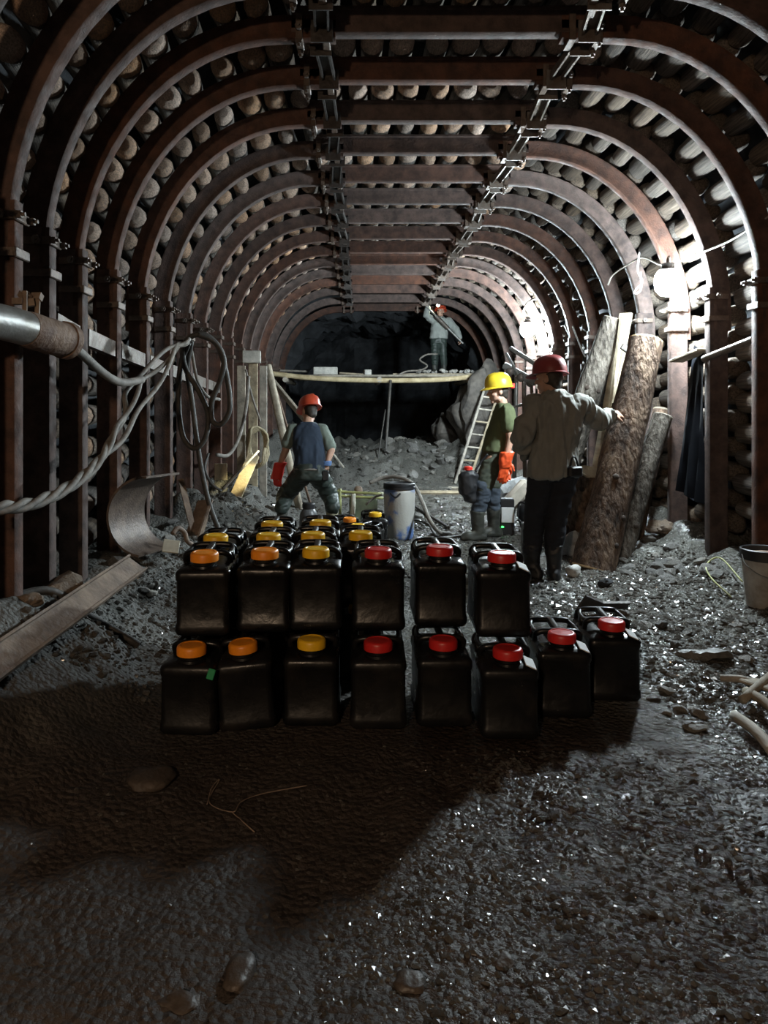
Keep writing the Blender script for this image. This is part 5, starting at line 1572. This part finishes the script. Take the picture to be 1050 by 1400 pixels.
# --- worker in orange-red helmet, bent, seen from behind
def person_red():
    org = V3((canx(415, 8.0), 8.0, 0)); org.z = gz(org.x, org.y)
    f = Fig()
    hc = V3((0.05, 0.20, 1.345)); fw = V3((-0.55, 0.78, -0.30)); up = V3((-0.05, 0.28, 0.95))
    R, L = head(f, hc, fw, up)
    f.c((0.04, 0.10, 1.20), hc + V3((0.0, -0.02, -0.05)), 0.062, 0.056)
    f.rings([((0.075, -0.05, 0.66), 0.15, 0.10, X_, Y_), ((0.07, -0.02, 0.84), 0.145, 0.10, X_, Y_), ((0.045, 0.05, 1.06), 0.17, 0.11, X_, Y_), ((0.04, 0.08, 1.19), 0.12, 0.08, X_, Y_)])
    shL, elL, wrL = V3((-0.145, 0.07, 1.145)), V3((-0.20, 0.02, 0.92)), V3((-0.285, 0.08, 0.715))
    shR, elR, wrR = V3((0.225, 0.07, 1.145)), V3((0.31, -0.02, 0.92)), V3((0.27, -0.08, 0.78))
    f.chain([shL, elL, wrL], [0.052, 0.043, 0.029]); f.chain([shR, elR, wrR], [0.052, 0.043, 0.029])
    hand(f, wrL, (-0.2, 0.1, -1), (0.8, 0.2, 0), 0.3, -1); hand(f, wrR, (-0.5, -0.05, -0.8), (-0.5, 0.7, 0), 0.4, 1)
    hipL, knL, anL = V3((-0.01, -0.04, 0.68)), V3((-0.215, 0.16, 0.40)), V3((-0.245, 0.0, 0.08))
    hipR, knR, anR = V3((0.165, -0.04, 0.68)), V3((0.285, 0.16, 0.40)), V3((0.325, 0.0, 0.08))
    f.chain([hipL, knL, anL], [0.085, 0.058, 0.04]); f.chain([hipR, knR, anR], [0.085, 0.058, 0.04])
    f.c(anL, anL + V3((-0.03, 0.11, -0.03)), 0.034, 0.03); f.c(anR, anR + V3((0.03, 0.11, -0.03)), 0.034, 0.03)
    body = f.bake('person', M_SKIN, None, org, 0.0075, 3)
    tag(body, 'person in orange-red helmet and navy vest bending forward with red glove', 'person')
    g = Fig()
    g.rings([((0.07, -0.02, 0.86), 0.16, 0.115, X_, Y_), ((0.045, 0.05, 1.06), 0.178, 0.118, X_, Y_), ((0.04, 0.075, 1.16), 0.165, 0.10, X_, Y_), ((0.04, 0.09, 1.225), 0.075, 0.072, X_, Y_)])
    g.chain([shL + V3((0.03, 0, 0)), shL.lerp(elL, 0.72)], [0.074, 0.064]); g.chain([shR - V3((0.03, 0, 0)), shR.lerp(elR, 0.80)], [0.074, 0.066])
    g.bake('tee_shirt', M_TEE, body, None, 0.010, 5, (0.009, 10, 10, 5, 1.2))
    v = Fig()
    v.rings([((0.075, -0.05, 0.715), 0.172, 0.135, X_, Y_), ((0.07, -0.03, 0.84), 0.168, 0.135, X_, Y_), ((0.045, 0.05, 1.06), 0.180, 0.140, X_, Y_), ((0.04, 0.07, 1.17), 0.150, 0.115, X_, Y_), ((0.04, 0.085, 1.225), 0.08, 0.08, X_, Y_)])
    v.bake('vest', M_VEST, body, None, 0.010, 5, (0.010, 9, 9, 4, 2.2))
    t = Fig()
    t.rings([((0.075, -0.05, 0.60), 0.185, 0.135, X_, Y_), ((0.075, -0.05, 0.70), 0.180, 0.135, X_, Y_), ((0.072, -0.045, 0.77), 0.168, 0.125, X_, Y_)])
    t.chain([hipL + Z_ * -0.03, knL, anL + Z_ * 0.20], [0.115, 0.092, 0.078]); t.chain([hipR + Z_ * -0.03, knR, anR + Z_ * 0.20], [0.115, 0.092, 0.078])
    t.bake('trousers', M_DGREEN, body, None, 0.011, 5, (0.013, 7, 7, 13, 7.3))
    boot(body, anL, (-0.25, 1), M_BOOT, 0.26, (0.02, 0.25, 1)); boot(body, anR, (0.25, 1), M_BOOTM, 0.26, (-0.06, 0.25, 1))
    q = Fig(); q.rings([(wrL.lerp(elL, 0.30), 0.074, 0.072, X_, Y_), (wrL, 0.066, 0.060, X_, Y_), (wrL + V3((-0.015, 0.008, -0.08)), 0.066, 0.05, X_, Y_), (wrL + V3((-0.025, 0.012, -0.13)), 0.055, 0.042, X_, Y_)])
    hand(q, wrL + V3((0, 0, -0.03)), (-0.15, 0.1, -1), (0.3, 0.9, 0), 0.5, -1, 1.35); q.bake('glove', M_GLOVER, body, None, 0.0085, 4)
    q = Fig(); q.rings([(wrR + V3((0, 0, 0.025)), 0.05, 0.045, X_, Y_), (wrR + V3((-0.01, 0, -0.03)), 0.055, 0.045, X_, Y_)]); q.bake('wrist_cloth', M_BLUEC, body, None, 0.010, 3)
    b = MB(); b.box((0.25, -0.14, 0.645), (0.075, 0.05, 0.11), None, 0.01); link_mesh('belt_pouch', b.mesh('belt_pouch', M_BLACK), body)
    b = MB(); b.tube([V3((0.072 + 0.176 * math.cos(a), -0.048 + 0.134 * math.sin(a), 0.715)) for a in [2 * math.pi * k / 28 for k in range(28)]], 0.014, 6, closed=True); link_mesh('belt', b.mesh('belt', M_CABLE, None, True), body)
    h, lp = helmet(body, L(0, -0.012, 0.048), fw, up, M_HRED, ((1.0, 0.9, 0.55), 25.0), 1.08)
    hair(body, hc, R, L); eyes(body, L)
    ld = bpy.data.lights.new('cap_lamp_beam', 'SPOT'); ld.energy = CAP_LAMP; ld.color = (1.0, 0.88, 0.5); ld.spot_size = math.radians(17); ld.spot_blend = 0.7; ld.shadow_soft_size = 0.03
    lo = bpy.data.objects.new('cap_lamp_beam', ld); COL.objects.link(lo); lo.parent = h
    lo.location = lp + fw.normalized() * 0.03
    tgt = W(330, 652, 8.75) - org
    lo.rotation_euler = (tgt - lo.location).to_track_quat('-Z', 'Y').to_euler()
person_red()

# --- person working on the platform
def person_platform():
    org = W(598, 509, 16.75); org.z = PZ + 0.105
    f = Fig()
    hc = V3((0.07, -0.04, 1.46)); fw = V3((-0.45, -0.88, 0.20))
    R, L = head(f, hc, fw)
    f.c((0.06, 0, 1.32), hc + V3((0.01, 0.02, -0.05)), 0.06, 0.055)
    f.rings([((0.02, 0, 0.80), 0.15, 0.10, X_, Y_), ((0.03, 0, 1.0), 0.145, 0.10, X_, Y_), ((0.055, 0, 1.20), 0.175, 0.11, X_, Y_), ((0.06, 0, 1.31), 0.12, 0.08, X_, Y_)])
    shL, elL, wrL = V3((-0.13, -0.03, 1.27)), V3((-0.27, -0.16, 1.36)), V3((-0.24, -0.22, 1.57))
    shR, elR, wrR = V3((0.25, 0.0, 1.26)), V3((0.43, -0.06, 1.03)), V3((0.50, -0.18, 0.82))
    f.chain([shL, elL, wrL], [0.052, 0.043, 0.03]); f.chain([shR, elR, wrR], [0.052, 0.043, 0.03])
    hand(f, wrL, (0.15, -0.1, 1), (0.8, -0.3, 0), 0.5, 1); hand(f, wrR, (0.1, -0.2, -1), (-0.8, -0.3, 0), 0.5, 1)
    hipL, knL, anL = V3((-0.06, 0, 0.82)), V3((-0.07, -0.04, 0.44)), V3((-0.06, 0.0, 0.08))
    hipR, knR, anR = V3((0.11, 0, 0.82)), V3((0.13, -0.04, 0.44)), V3((0.15, 0.0, 0.08))
    f.chain([hipL, knL, anL], [0.085, 0.058, 0.04]); f.chain([hipR, knR, anR], [0.085, 0.058, 0.04])
    f.c(anL, anL + V3((-0.05, -0.1, -0.03)), 0.034, 0.03); f.c(anR, anR + V3((0.03, -0.11, -0.03)), 0.034, 0.03)
    body = f.bake('person', M_SKIN, None, org, 0.0085, 3)
    tag(body, 'person in red helmet and grey jacket drilling while standing on the platform', 'person')
    g = Fig()
    g.rings([((0.025, 0, 0.84), 0.205, 0.15, X_, Y_), ((0.04, 0, 1.02), 0.20, 0.145, X_, Y_), ((0.055, 0, 1.20), 0.20, 0.135, X_, Y_), ((0.06, 0, 1.29), 0.165, 0.11, X_, Y_), ((0.06, 0, 1.345), 0.08, 0.08, X_, Y_)])
    g.chain([shL, elL, elL.lerp(wrL, 0.85)], [0.085, 0.075, 0.055]); g.chain([shR, elR, elR.lerp(wrR, 0.85)], [0.09, 0.085, 0.06])
    g.bake('jacket', M_JACK, body, None, 0.012, 5, (0.012, 8, 8, 5, 1.2))
    t = Fig(); t.rings([((0.02, 0, 0.72), 0.17, 0.12, X_, Y_), ((0.025, 0, 0.88), 0.165, 0.115, X_, Y_)])
    t.chain([hipL + Z_ * -0.04, knL, anL + Z_ * 0.15], [0.105, 0.085, 0.072]); t.chain([hipR + Z_ * -0.04, knR, anR + Z_ * 0.15], [0.105, 0.085, 0.072])
    t.bake('trousers', M_DGREEN, body, None, 0.012, 5, (0.010, 7, 7, 13, 3.3))
    boot(body, anL, (-0.4, -1), M_BOOT, 0.22); boot(body, anR, (0.3, -1), M_BOOT, 0.22)
    h, lp = helmet(body, L(0, -0.012, 0.048), fw, (0, 0.15, 1), M_HRED, ((0.95, 1.0, 0.75), 300.0), 1.1, lens=1.7)
    hair(body, hc, R, L); eyes(body, L)
    a, c = org + V3((-0.33, -0.27, 1.60)), org + V3((0.56, -0.26, 0.70))
    root = empty('rock_drill', a, 0, 'long pale drill rod held across the chest by the person on the platform', 'drill')
    b = MB(); b.cyl(a, c, 0.022, 0.022, 10); b.build('rod', M_PIPE, root, smooth=40)
    b = MB(); b.cyl(a.lerp(c, 0.30), a.lerp(c, 0.62), 0.05, 0.045, 12); b.build('drill_body', M_STEEL, root, smooth=40)
    b = MB(); b.cyl(a, a + V3((-0.02, 0, 0.04)), 0.035, 0.02, 8); b.build('bit', M_DSTEEL, root, smooth=40)
person_platform()
